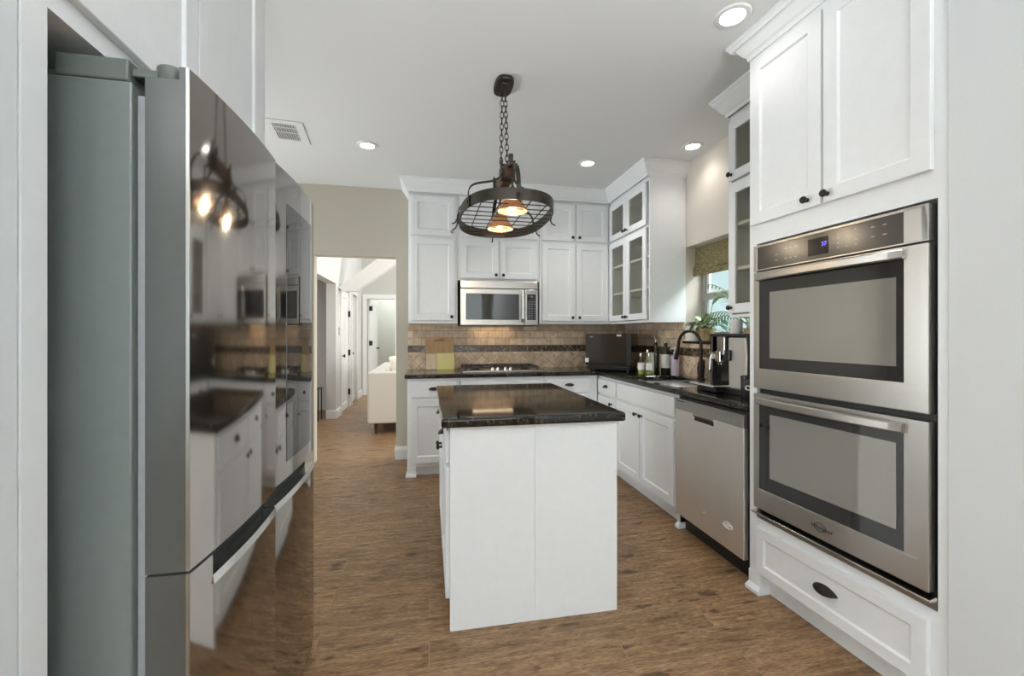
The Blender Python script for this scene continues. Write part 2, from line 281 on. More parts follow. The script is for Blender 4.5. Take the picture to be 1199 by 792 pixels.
# ------------------------------------------------------------------ mesh helpers
class MB:
    def __init__(s): s.v = []; s.f = []
    def add(s, vs, fs):
        k = len(s.v); s.v += [tuple(p) for p in vs]; s.f += [tuple(i + k for i in f) for f in fs]; return s
    def box(s, x0, x1, y0, y1, z0, z1):
        return s.add([(x0, y0, z0), (x1, y0, z0), (x1, y1, z0), (x0, y1, z0), (x0, y0, z1), (x1, y0, z1), (x1, y1, z1), (x0, y1, z1)],
                     [(0, 3, 2, 1), (4, 5, 6, 7), (0, 1, 5, 4), (1, 2, 6, 5), (2, 3, 7, 6), (3, 0, 4, 7)])
    def lathe(s, o, prof, n=20, axis='z', cap=True):
        """prof: (radius, distance along axis)"""
        o = Vector(o); vs = []; fs = []
        for r, d in prof:
            for i in range(n):
                a = 2 * math.pi * i / n; c, q = r * math.cos(a), r * math.sin(a)
                p = {'z': (c, q, d), 'y': (c, d, -q), '-y': (c, -d, q), 'x': (d, c, q)}[axis]
                vs.append(o + Vector(p))
        for j in range(len(prof) - 1):
            for i in range(n):
                a, b2 = j * n + i, j * n + (i + 1) % n
                fs.append((a, b2, b2 + n, a + n))
        if cap:
            if prof[0][0] > 1e-5: fs.append(tuple(reversed(range(n))))
            if prof[-1][0] > 1e-5: fs.append(tuple(range((len(prof) - 1) * n, len(prof) * n)))
        return s.add(vs, fs)
    def tube(s, pts, r, n=8, closed=False, flat=None):
        """round (or flat=(w,t) oriented by up z) section along pts"""
        P = [Vector(p) for p in pts]; m = len(P); vs = []; fs = []; prev = None
        for i, p in enumerate(P):
            if closed: t = P[(i + 1) % m] - P[i - 1]
            else: t = P[min(i + 1, m - 1)] - P[max(i - 1, 0)]
            t.normalize()
            if prev is None:
                u = Vector((0, 0, 1)) if abs(t.z) < 0.9 else Vector((1, 0, 0))
                u = (u - t * u.dot(t)).normalized()
            else: u = (prev - t * prev.dot(t)).normalized()
            prev = u; w = t.cross(u); rr = r[i] if isinstance(r, (list, tuple)) else r
            for k in range(n):
                a = 2 * math.pi * k / n; vs.append(p + u * (rr * math.cos(a)) + w * (rr * math.sin(a)))
        for i in range(m if closed else m - 1):
            j = (i + 1) % m
            for k in range(n):
                k2 = (k + 1) % n; fs.append((i * n + k, i * n + k2, j * n + k2, j * n + k))
        if not closed: fs += [tuple(reversed(range(n))), tuple(range((m - 1) * n, m * n))]
        return s.add(vs, fs)
    def strap(s, pts, side, w, t):
        """flat metal strap: width w along side vector, thickness t"""
        P = [Vector(p) for p in pts]; sd = Vector(side).normalized(); vs = []; fs = []; m = len(P)
        for i, p in enumerate(P):
            d = (P[min(i + 1, m - 1)] - P[max(i - 1, 0)]).normalized(); nn = d.cross(sd).normalized()
            for a, b2 in ((-1, -1), (1, -1), (1, 1), (-1, 1)): vs.append(p + sd * (a * w / 2) + nn * (b2 * t / 2))
        for i in range(m - 1):
            for k in range(4): fs.append((i * 4 + k, i * 4 + (k + 1) % 4, i * 4 + 4 + (k + 1) % 4, i * 4 + 4 + k))
        fs += [(3, 2, 1, 0), tuple(range(m * 4 - 4, m * 4))]
        return s.add(vs, fs)
    def prism(s, poly, axis, a, b2):
        """extrude 2D poly along axis from a to b2; poly in the two other axes order (x,y)/(x,z)/(y,z)"""
        n = len(poly)
        def P(p, d): return {'z': (p[0], p[1], d), 'y': (p[0], d, p[1]), 'x': (d, p[0], p[1])}[axis]
        return s.add([P(p, a) for p in poly] + [P(p, b2) for p in poly],
                     [tuple(reversed(range(n))), tuple(range(n, 2 * n))] + [(i, (i + 1) % n, (i + 1) % n + n, i + n) for i in range(n)])
    def plate(s, xs, ys, inside, z0, z1):
        """rectilinear slab made of the grid cells for which inside(cx, cy) holds"""
        ok = lambda i, j: 0 <= i < len(xs) - 1 and 0 <= j < len(ys) - 1 and inside((xs[i] + xs[i + 1]) / 2, (ys[j] + ys[j + 1]) / 2)
        idx = {}
        def V(i, j, t):
            k = (i, j, t)
            if k not in idx: idx[k] = len(s.v); s.v.append((xs[i], ys[j], z1 if t else z0))
            return idx[k]
        for i in range(len(xs) - 1):
            for j in range(len(ys) - 1):
                if not ok(i, j): continue
                s.f.append((V(i, j, 1), V(i + 1, j, 1), V(i + 1, j + 1, 1), V(i, j + 1, 1)))
                s.f.append((V(i, j, 0), V(i, j + 1, 0), V(i + 1, j + 1, 0), V(i + 1, j, 0)))
                for di, dj, a, c in ((0, -1, (i, j), (i + 1, j)), (1, 0, (i + 1, j), (i + 1, j + 1)), (0, 1, (i + 1, j + 1), (i, j + 1)), (-1, 0, (i, j + 1), (i, j))):
                    if not ok(i + di, j + dj): s.f.append((V(*a, 0), V(*c, 0), V(*c, 1), V(*a, 1)))
        return s
    def ring(s, x0, x1, z0, z1, w, y0, y1, wb=None, wt=None):
        """rectangular frame in the xz plane, from y0 (front) to y1"""
        wb = w if wb is None else wb; wt = w if wt is None else wt
        o = [(x0, z0), (x1, z0), (x1, z1), (x0, z1)]; i = [(x0 + w, z0 + wb), (x1 - w, z0 + wb), (x1 - w, z1 - wt), (x0 + w, z1 - wt)]
        vs = [(p[0], y0, p[1]) for p in o + i] + [(p[0], y1, p[1]) for p in o + i]; fs = []
        for k in range(4):
            q = (k + 1) % 4
            fs += [(k, q, q + 4, k + 4), (k + 8, k + 12, q + 12, q + 8), (k, k + 8, q + 8, q), (k + 4, q + 4, q + 12, k + 12)]
        return s.add(vs, fs)
    def shaker(s, x0, x1, z0, z1, y0=-0.02, y1=0.0, w=0.058, rec=0.009, slope=0.006):
        """one solid door: flat frame with a recessed flat panel"""
        o = [(x0, z0), (x1, z0), (x1, z1), (x0, z1)]; i = [(x0 + w, z0 + w), (x1 - w, z0 + w), (x1 - w, z1 - w), (x0 + w, z1 - w)]
        e = slope; r = [(x0 + w + e, z0 + w + e), (x1 - w - e, z0 + w + e), (x1 - w - e, z1 - w - e), (x0 + w + e, z1 - w - e)]
        vs = [(p[0], y0, p[1]) for p in o + i] + [(p[0], y0 + rec, p[1]) for p in r] + [(p[0], y1, p[1]) for p in o]; fs = [(8, 9, 10, 11), (15, 14, 13, 12)]
        for k in range(4):
            q = (k + 1) % 4; fs += [(k, q, q + 4, k + 4), (k + 4, q + 4, q + 8, k + 8), (k, k + 12, q + 12, q)]
        return s.add(vs, fs)

def tag(o, label=None, cat=None, group=None, kind=None):
    if label: o['label'] = label
    if cat: o['category'] = cat
    if group: o['group'] = group
    if kind: o['kind'] = kind
    return o
def obj(name, mb, mat, parent=None, bev=0.0, smooth=False, seg=2, sub=0, solid=0.0, lab=None):
    me = bpy.data.meshes.new(name); me.from_pydata(mb.v, [], mb.f)
    bm = bmesh.new(); bm.from_mesh(me); bmesh.ops.recalc_face_normals(bm, faces=bm.faces); bm.to_mesh(me); bm.free()
    me.materials.append(MT[mat] if isinstance(mat, str) else mat)
    o = bpy.data.objects.new(name, me); COL.objects.link(o)
    if parent is not None: o.parent = parent
    if solid:
        md = o.modifiers.new('solid', 'SOLIDIFY'); md.thickness = solid; md.offset = 0
    if bev:
        md = o.modifiers.new('bevel', 'BEVEL'); md.width = bev; md.segments = seg; md.limit_method = 'ANGLE'; md.angle_limit = R(40); md.harden_normals = False
    if sub:
        md = o.modifiers.new('sub', 'SUBSURF'); md.levels = sub; md.render_levels = sub
    if smooth:
        for p in me.polygons: p.use_smooth = True
        try: me.set_sharp_from_angle(angle=R(38))
        except Exception: pass
    if lab: o['label'] = lab
    return o
def thing(name, label, cat, loc=(0, 0, 0), rotz=0, group=None):
    o = bpy.data.objects.new(name, None); COL.objects.link(o); o.empty_display_size = 0.05
    o.location = loc; o.rotation_euler = (0, 0, R(rotz)); return tag(o, label, cat, group)
def copy_tree(o, parent=None):
    c = o.copy(); COL.objects.link(c)
    if parent is not None: c.parent = parent
    for ch in list(o.children): copy_tree(ch, c)
    return c
def struct(name, mb, mat, bev=0.0, **k):
    return tag(obj(name, mb, mat, None, bev, **k), kind='structure')
def text(name, s, size, mat, parent, loc, rot=(90, 0, 0), align='CENTER', extrude=0.0004, shear=0.0):
    cu = bpy.data.curves.new(name, 'FONT'); cu.body = s; cu.size = size; cu.align_x = align; cu.align_y = 'CENTER'; cu.extrude = extrude; cu.shear = shear
    t = bpy.data.objects.new(name, cu); COL.objects.link(t); bpy.context.view_layer.update()
    me = bpy.data.meshes.new_from_object(t.evaluated_get(bpy.context.evaluated_depsgraph_get())); bpy.data.objects.remove(t); bpy.data.curves.remove(cu)
    me.materials.clear(); me.materials.append(MT[mat])
    o = bpy.data.objects.new(name, me); COL.objects.link(o); o.parent = parent; o.location = loc; o.rotation_euler = [R(a) for a in rot]; return o
def sweep(path, prof):
    """profile (outward, z) swept along a 2D path; outward is to the right of travel"""
    P = [Vector((p[0], p[1])) for p in path]; m = len(P); mb = MB(); k = len(prof); vs = []
    for i, p in enumerate(P):
        ns_ = []
        if i > 0: d = (P[i] - P[i - 1]).normalized(); ns_.append(Vector((d.y, -d.x)))
        if i < m - 1: d = (P[i + 1] - P[i]).normalized(); ns_.append(Vector((d.y, -d.x)))
        n = ns_[0] if len(ns_) == 1 else (ns_[0] + ns_[1]) / (1 + ns_[0].dot(ns_[1]))
        for o, z in prof: q = p + n * o; vs.append((q.x, q.y, z))
    fs = []
    for i in range(m - 1):
        for a in range(k):
            b2 = (a + 1) % k; fs.append((i * k + a, i * k + b2, i * k + k + b2, i * k + k + a))
    fs += [tuple(reversed(range(k))), tuple(range((m - 1) * k, m * k))]
    return mb.add(vs, fs)

# ------------------------------------------------------------------ the setting
CEIL = 2.74
struct('floor', MB().box(-5, 3.0, -3.2, 13, -0.1, 0), 'floor')
struct('ceiling', MB().box(-3.6, 2.5, -3.2, 4.6, CEIL, CEIL + 0.1), 'ceil')
# back wall with the doorway
mb = MB().prism([(-3.6, 0), (-1.105, 0), (-1.105, 2.048), (-0.327, 2.048), (-0.327, 0), (2.4, 0), (2.4, 4.4), (-3.6, 4.4)], 'y', 4.47, 4.59)
struct('wall_back', mb, 'beige', 0.004)
# window wall: deep recess for the window over the sink
WY0, WY1, WZ0, WZ1 = 2.36, 3.345, 1.2, 2.02
mb = MB(); mb.box(2.18, 2.40, 1.0, 4.47, 0, WZ0); mb.box(2.18, 2.40, 1.0, 4.47, WZ1, CEIL); mb.box(2.18, 2.40, 1.0, WY0, WZ0, WZ1); mb.box(2.18, 2.40, WY1, 4.47, WZ0, WZ1)
struct('wall_right', mb, 'beige2', 0.0)
# white wall that closes off the oven cabinet on the near side
struct('wall_pantry', MB().box(1.607, 1.75, -3.2, 1.062, 0, CEIL), 'wallw', 0.004)
# left: wall before the refrigerator niche, niche panels, far left wall
struct('wall_left', MB().box(-3.5, -0.652, 0.70, 0.828, 0, CEIL), 'wallw', 0.0)
mb = MB(); mb.box(-3.6, -3.5, -3.2, 2.3, 0, CEIL); mb.box(-3.6, -3.5, 4.1, 4.47, 0, CEIL); mb.box(-3.6, -3.5, 2.3, 4.1, 0, 0.45); mb.box(-3.6, -3.5, 2.3, 4.1, 2.3, CEIL)
struct('wall_left_far', mb, 'beige')
mb = MB(); mb.box(-3.56, -3.5, 2.3, 2.36, 0.45, 2.3); mb.box(-3.56, -3.5, 4.04, 4.1, 0.45, 2.3); mb.box(-3.56, -3.5, 2.36, 4.04, 0.45, 0.51); mb.box(-3.56, -3.5, 2.36, 4.04, 2.24, 2.3); mb.box(-3.56, -3.5, 2.36, 4.04, 1.35, 1.41)
struct('window_4', mb, 'trimw')  # unseen window made up to carry the left fill lamps
struct('wall_niche', MB().box(-1.5, -1.38, 0.829, 1.92, 0, CEIL), 'beige')
# wall behind the camera; its two big windows are assumed, to supply daylight
mb = MB(); mb.box(-3.6, -2.8, -3.2, -3.05, 0, CEIL); mb.box(-1.0, -0.4, -3.2, -3.05, 0, CEIL); mb.box(1.4, 1.607, -3.2, -3.05, 0, CEIL)
for a, b2 in ((-2.8, -1.0), (-0.4, 1.4)): mb.box(a, b2, -3.2, -3.05, 0, 0.45); mb.box(a, b2, -3.2, -3.05, 2.45, CEIL)
struct('wall_front', mb, 'beige')
for k, (a, b2) in enumerate(((-2.8, -1.0), (-0.4, 1.4))):
    mb = MB().ring(a, b2, 0.45, 2.45, 0.06, -3.10, -3.04)
    mb.box((a + b2) / 2 - 0.03, (a + b2) / 2 + 0.03, -3.10, -3.04, 0.5, 2.4); mb.box(a, b2, -3.10, -3.04, 1.42, 1.48)
    struct('window_%d' % (k + 2), mb, 'trimw')
# backsplashes
struct('backsplash_back', MB().box(-0.21, 2.17, 4.452, 4.47, 0.914, 1.372), 'splash_x')
mb = MB(); mb.box(2.162, 2.18, 3.345, 4.452, 0.914, 1.372); mb.box(2.162, 2.18, 1.95, 3.345, 0.914, 1.19)
struct('backsplash_right', mb, 'splash_y')
struct('trim_1', MB().box(2.15, 2.345, WY0, WY1 - 0.002, 1.19, 1.212), 'granite', 0.003)          # stone window sill
# baseboards
BP = [(0, 0), (0.014, 0), (0.014, 0.10), (0.008, 0.125), (0, 0.13)]
struct('baseboard_back', sweep([(-0.327, 4.60), (-0.327, 4.47), (-0.195, 4.47)], BP), 'trimw')
# crowns
CP = [(0, 2.615), (0.006, 2.615), (0.009, 2.634), (0.020, 2.644), (0.030, 2.660), (0.048, 2.690), (0.060, 2.704), (0.066, 2.718), (0.074, 2.724), (0.074, 2.7395), (0, 2.7395)]
struct('trim_2', sweep([(-0.193, 4.47), (-0.193, 4.13), (1.82, 4.13), (1.82, 3.335), (2.18, 3.335)], CP), 'cab')
struct('trim_3', sweep([(2.18, 2.352), (1.82, 2.352), (1.82, 1.90)], CP), 'cab')
OA = R(2.5); OD = Vector((math.sin(OA), -math.cos(OA))); OO = Vector((1.58, 1.875)); ON = Vector((OD.y, -OD.x))   # ON points into the room
e1 = OO + OD * 0.815
struct('trim_4', sweep([(2.0, 1.880), tuple(OO + ON * 0.001 - OD * 0.001), tuple(e1)], [(o, z + 0.022 if z < 2.7 else z) for o, z in CP]), 'cab')

# ------------------------------------------------------------------ hardware builders (local front is -y)
def knob(parent, x, z, y=-0.02, mat='bronze', r=0.0155):
    mb = MB().lathe((x, y, z), [(0.009, 0.0), (0.009, 0.003), (0.0055, 0.006), (0.0055, 0.013), (r * 0.9, 0.018), (r, 0.023), (r * 0.8, 0.029), (0.004, 0.032), (0, 0.0322)], 16, '-y')
    return obj('knob', mb, mat, parent, smooth=True)
def cup_pull(parent, x, z, y=-0.02, w=0.094, h=0.036, d=0.024):
    nu, nt = 14, 7; mb = MB(); vs = []; fs = []
    for i in range(nu + 1):
        u = -1 + 2 * i / nu; k = max(0.0, 1 - u * u)
        for j in range(nt + 1):
            t = j / nt
            zz = z + h * 0.5 * k ** 0.75 - t * h * (k ** 0.75 * 0.5 + 0.28 * k)
            vs.append((x + u * w / 2, y - 0.002 - d * k ** 0.55 * math.sin(t * math.pi / 2), zz))
    for i in range(nu):
        for j in range(nt): a = i * (nt + 1) + j; fs.append((a, a + 1, a + nt + 2, a + nt + 1))
    mb.add(vs, fs); return obj('cup_pull', mb, 'bronze', parent, smooth=True, solid=0.0025)
def sdoor(parent, x0, x1, z0, z1, kx=None, kz=None, kmat='bronze', y1=0.0):
    d = obj('door', MB().shaker(x0, x1, z0, z1, y1 - 0.02, y1), 'cab', parent, 0.0022)
    if kx is not None: knob(d, kx, kz, y1 - 0.02, kmat)
    return d
def drawer(parent, x0, x1, z0, z1, pull=True, panel=False):
    if panel: d = obj('drawer', MB().shaker(x0, x1, z0, z1, w=0.05), 'cab', parent, 0.002)
    else: d = obj('drawer', MB().box(x0, x1, -0.02, 0, z0, z1), 'cab', parent, 0.006, seg=3)
    if pull: cup_pull(d, (x0 + x1) / 2, (z0 + z1) / 2 + 0.005)
    return d
def gdoor(parent, x0, x1, z0, z1, kx, kz, w=0.056):
    d = obj('door', MB().ring(x0, x1, z0, z1, w, -0.02, 0), 'cab', parent, 0.0022)
    obj('glass_pane', MB().box(x0 + w - 0.004, x1 - w + 0.004, -0.011, -0.007, z0 + w - 0.004, z1 - w + 0.004), 'cabglass', d, lab='clear glass pane')
    knob(d, kx, kz); return d
def foot(parent, x0, x1, y0, y1, zt):
    """bracket foot flaring out at the floor"""
    mb = MB().box(x0, x1, y0, y1, 0.03, zt)
    mb.add([(x0 - 0.012, y0 - 0.012, 0), (x1 + 0.004, y0 - 0.012, 0), (x1 + 0.004, y1, 0), (x0 - 0.012, y1, 0), (x0 - 0.012, y0 - 0.012, 0.016), (x1 + 0.004, y0 - 0.012, 0.016), (x1 + 0.004, y1, 0.016), (x0 - 0.012, y1, 0.016),
            (x0, y0, 0.04), (x1, y0, 0.04), (x1, y1, 0.04), (x0, y1, 0.04)],
           [(3, 2, 1, 0), (0, 1, 5, 4), (1, 2, 6, 5), (2, 3, 7, 6), (3, 0, 4, 7), (4, 5, 9, 8), (5, 6, 10, 9), (6, 7, 11, 10), (7, 4, 8, 11)])
    return obj('foot', mb, 'cab', parent, 0.002)

# ------------------------------------------------------------------ upper cabinets
UZ0, UZ1, SP0, SP1, UT = 1.372, 2.739, 2.185, 2.212, 2.585
def upper(label, x0, w, doors, bottom=UZ0, dz=0.03, depth=0.318):
    t = thing('wall_cabinet', label, 'cabinet', (x0, 4.15, 0), 0, 'white wall cabinets')
    obj('cabinet_body', MB().box(0.001, w - 0.001, 0, depth, bottom, UZ1), 'cab', t, 0.002)
    n = doors; a = 0.028; gap = 0.012; dw = (w - 2 * a - gap * (n - 1)) / n
    for k in range(n):
        xa = a + k * (dw + gap); xb = xa + dw
        kx = xb - 0.03 if (n == 1 or k == 0) else xa + 0.03
        sdoor(t, xa, xb, bottom + dz, SP0, kx, bottom + dz + 0.035)
        sdoor(t, xa, xb, SP1, UT, kx, SP1 + 0.035, 'steeld' if n == 1 else 'bronze')
    return t
upper('white wall cabinet with one tall and one short door, leftmost by the doorway', -0.193, 0.465, 1)
upper('white wall cabinet with short double doors directly above the microwave', 0.272, 0.813, 2, bottom=1.79, dz=0.022)
upper('white wall cabinet with four solid doors between microwave and glass-doored corner cabinet', 1.085, 0.754, 2)

def glass_cab(label, loc, rotz, w, depth, doors, xa0, xa1, bottom, shelves):
    t = thing('glass_door_cabinet', label, 'cabinet', loc, rotz, 'glass-fronted wall cabinets')
    mb = MB(); th = 0.018
    mb.box(0, th, 0, depth, bottom, UZ1); mb.box(w - th, w, 0, depth, bottom, UZ1); mb.box(th, w - th, depth - 0.01, depth, bottom, UZ1)
    mb.box(th, w - th, 0, depth - 0.01, bottom, bottom + 0.02); mb.box(th, w - th, 0, depth - 0.01, SP0 + 0.005, SP1 - 0.005); mb.box(th, w - th, 0, depth - 0.01, UT, UZ1)
    if xa0 > 0.03: mb.box(th, xa0 + 0.02, 0, 0.018, bottom, UZ1)
    obj('cabinet_body', mb, 'cab', t, 0.0015)
    for z in shelves: obj('shelf', MB().box(th, w - th, 0.003, depth - 0.01, z, z + 0.02), 'cab', t, 0.001)
    n = doors; gap = 0.008; dw = (xa1 - xa0 - gap * (n - 1)) / n
    for k in range(n):
        xa = xa0 + k * (dw + gap); xb = xa + dw; kx = xb - 0.025 if k == 0 and n > 1 else xa + 0.025
        gdoor(t, xa, xb, bottom + 0.027, SP0, kx, bottom + 0.06); gdoor(t, xa, xb, SP1, UT - 0.012, kx, SP1 + 0.035)
    return t
glass_cab('white corner wall cabinet with glass double doors left of the window', (1.84, 4.148, 0), -90, 0.813, 0.338, 2, 0.028, 0.775, UZ0, (1.66, 1.93))
g5 = glass_cab('white wall cabinet with narrow glass door right of the window, beside ovens', (1.84, 2.352, 0), -90, 0.452, 0.338, 1, 0.012, 0.44, UZ0, (1.66, 1.93))

# ------------------------------------------------------------------ base cabinets
def base(label, loc, rotz, w, depth, name='base_cabinet', hollow=False):
    t = thing(name, label, 'cabinet', loc, rotz, 'white base cabinets')
    if hollow: obj('cabinet_body', MB().ring(0.001, w - 0.001, 0.088, 0.875, 0.03, 0, 0.02).box(0.001, 0.02, 0.02, depth, 0.088, 0.875).box(w - 0.02, w - 0.001, 0.02, depth, 0.088, 0.875).box(0.02, w - 0.02, 0.02, depth, 0.088, 0.106).box(0.03, w - 0.03, 0.0, 0.015, 0.69, 0.72).box(0.395, 0.445, 0.0, 0.015, 0.118, 0.69), 'cab', t)
    else: obj('cabinet_body', MB().box(0.001, w - 0.001, 0, depth, 0.088, 0.875), 'cab', t, 0.002)
    obj('toe_kick', MB().box(0.001, w - 0.001, 0.055, 0.075, 0.0, 0.088), 'cab', t)
    return t
BY = 3.885
t = base('white base cabinet with drawer over door, left end by the doorway', (-0.19, BY, 0), 0, 0.465, 0.565)
drawer(t, 0.03, 0.435, 0.705, 0.845); sdoor(t, 0.03, 0.435, 0.125, 0.685, 0.405, 0.60); foot(t, 0.0, 0.075, -0.006, 0.1, 0.088)
t = base('white base cabinet under the gas cooktop, behind the island', (0.276, BY, 0), 0, 0.786, 0.565)
drawer(t, 0.03, 0.756, 0.705, 0.845, False); sdoor(t, 0.03, 0.388, 0.125, 0.685, 0.355, 0.645); sdoor(t, 0.398, 0.756, 0.125, 0.685, 0.431, 0.645)
t = base('white base cabinet with stacked drawers right of the cooktop', (1.063, BY, 0), 0, 0.53, 0.565)
drawer(t, 0.035, 0.447, 0.715, 0.850)
drawer(t, 0.035, 0.447, 0.42, 0.695); drawer(t, 0.035, 0.447, 0.125, 0.40)
RX = 1.612
t = base('narrow white base cabinet with small drawer in the counter corner', (RX, 3.93, 0), -90, 0.463, 0.55)
drawer(t, 0.06, 0.445, 0.715, 0.848); sdoor(t, 0.06, 0.445, 0.12, 0.695, 0.375, 0.645)
t = base('white sink base cabinet with false front and double doors under the sink', (RX, 3.466, 0), -90, 0.90, 0.545, hollow=True)
drawer(t, 0.012, 0.885, 0.715, 0.852, False); sdoor(t, 0.012, 0.414, 0.12, 0.695, 0.372, 0.645); sdoor(t, 0.424, 0.885, 0.12, 0.695, 0.456, 0.645)
t = thing('cabinet_post', 'white cabinet post with flared foot between sink cabinet and dishwasher', 'cabinet', (RX, 2.560, 0), -90)
obj('post', MB().box(0, 0.034, -0.004, 0.55, 0.03, 0.875), 'cab', t, 0.002); foot(t, 0.010, 0.034, -0.008, 0.07, 0.09)

# ------------------------------------------------------------------ dishwasher
t = thing('dishwasher', 'stainless steel dishwasher under the counter beside the ovens', 'dishwasher', (1.568, 2.522, 0), -90)
obj('tub', MB().box(0.004, 0.622, 0.03, 0.55, 0.11, 0.868), 'black', t)
obj('toe_panel', MB().box(0.004, 0.622, 0.075, 0.09, 0.0, 0.11), 'black', t)
mb = MB().box(0.008, 0.618, 0, 0.03, 0.118, 0.79); d = obj('door', mb, 'dwsteel', t, 0.004)
mb = MB().ring(0.008, 0.618, 0.79, 0.858, 0.022, 0.0, 0.03, wb=0.004, wt=0.012); mb.box(0.022, 0.604, 0.004, 0.03, 0.792, 0.85)
cp = obj('control_panel', mb, 'steeld', t, 0.002)
obj('handle_pocket', MB().box(0.21, 0.385, -0.001, 0.02, 0.752, 0.788), 'dark', d)
obj('handle_lip', MB().prism([(-0.012, 0.785), (0.0, 0.792), (0.002, 0.792), (0.002, 0.776), (-0.009, 0.778)], 'x', 0.205, 0.39), 'chrome', d)
for k in range(4): obj('vent_slot', MB().box(0.03 + k * 0.018, 0.042 + k * 0.018, -0.001, 0.006, 0.842, 0.846), 'dark', cp)
for k in range(7): obj('button_mark', MB().box(0.27 + k * 0.045, 0.284 + k * 0.045, 0.003, 0.006, 0.815, 0.819), 'greyprint', cp)
def ellipse_ring(x, z, a, b2, w, y0, y1, n=28):
    mb = MB(); vs = []; fs = []
    for k in range(n):
        c, q = math.cos(2 * math.pi * k / n), math.sin(2 * math.pi * k / n)
        for (aa, bb, y) in ((a, b2, y0), (a - w, b2 - w, y0), (a, b2, y1), (a - w, b2 - w, y1)): vs.append((x + aa * c, y, z + bb * q))
    for k in range(n):
        i, j = k * 4, ((k + 1) % n) * 4
        fs += [(i, j, j + 1, i + 1), (i + 2, i + 3, j + 3, j + 2), (i, i + 2, j + 2, j), (i + 1, j + 1, j + 3, i + 3)]
    return mb.add(vs, fs)
bd = obj('badge', ellipse_ring(0.50, 0.245, 0.037, 0.019, 0.006, -0.002, 0.001), 'whitep', t); obj('badge_center', ellipse_ring(0.50, 0.245, 0.020, 0.008, 0.004, -0.002, 0.001), 'whitep', bd)
lg = obj('emblem', ellipse_ring(0.30, 0.232, 0.02, 0.012, 0.003, -0.0012, 0.001), 'steeld', t)

# ------------------------------------------------------------------ tall oven cabinet and double oven (turned 2.5 degrees)
OL = (OO.x, OO.y, 0); OR_ = -90 + 2.5
t = thing('oven_cabinet', 'tall white cabinet that frames the double oven, two doors above, drawer below', 'cabinet', OL, OR_)
ov0, ov1, oz0, oz1 = 0.047, 0.772, 0.372, 1.712
mb = MB(); mb.box(0, ov0 - 0.002, 0, 0.02, 0.098, 2.739); mb.box(0.02, ov0 - 0.002, 0.02, 0.56, 0.098, 2.739); mb.box(ov1 + 0.012, 0.812, 0, 0.50, 0.098, 2.739); mb.box(ov0 - 0.002, ov1 + 0.012, 0, 0.53, oz1, 2.739); mb.box(ov0 - 0.002, ov1 + 0.012, 0, 0.53, 0.098, oz0)
obj('cabinet_body', mb, 'cab', t)
obj('toe_kick', MB().box(0.05, 0.812, 0.05, 0.07, 0, 0.098), 'cab', t)
d = sdoor(t, 0.022, 0.394, 1.805, 2.608, 0.336, 1.838); d = sdoor(t, 0.406, 0.775, 1.805, 2.608, 0.425, 1.838)
dr = obj('drawer', MB().shaker(0.055, 0.765, 0.112, 0.335, w=0.046), 'cab', t, 0.002); cup_pull(dr, 0.412, 0.226, -0.013, 0.105, 0.042, 0.026)
foot(t, 0.0, 0.07, -0.008, 0.07, 0.1)

t = thing('double_oven', 'stainless steel double wall oven with black control panel', 'oven', OL, OR_)
obj('oven_body', MB().box(ov0 + 0.006, ov1 + 0.004, 0.012, 0.50, oz0 + 0.004, oz1 - 0.004), 'black', t)
# control panel
FY = -0.022
p = obj('control_panel', MB().ring(ov0, ov1, 1.575, 1.697, 0.022, FY, 0.012, wb=0.006, wt=0.010), 'steel', t, 0.002)
mb = MB().box(0.069, 0.700, FY + 0.001, 0.0, 1.580, 1.688); obj('panel_glass', mb, 'panelglass', p, 0.002)
obj('panel_end', MB().box(0.700, ov1 - 0.001, FY, 0.0, 1.577, 1.695), 'steel', p, 0.001)
obj('display', MB().box(0.341, 0.431, FY - 0.0005, FY + 0.003, 1.598, 1.668), 'blackg', p)
text('clock_digits', '37', 0.024, 'clock', p, (0.413, FY - 0.0012, 1.638))
for kx, kz in [(0.47 + 0.035 * i, 1.667 - 0.019 * j) for i in range(3) for j in range(4)]: obj('key_mark', MB().lathe((kx, FY + 0.0012, kz), [(0.0022, 0), (0.0022, 0.001)], 8, '-y'), 'greyprint', p)
for kx, kz in ((0.60, 1.66), (0.60, 1.625), (0.64, 1.66), (0.64, 1.625), (0.23, 1.655), (0.255, 1.655), (0.28, 1.655), (0.23, 1.61), (0.255, 1.61), (0.28, 1.61), (0.18, 1.635), (0.18, 1.61)):
    obj('key_mark', MB().box(kx - 0.006, kx + 0.006, FY + 0.0004, FY + 0.002, kz - 0.0015, kz + 0.0015), 'greyprint', p)
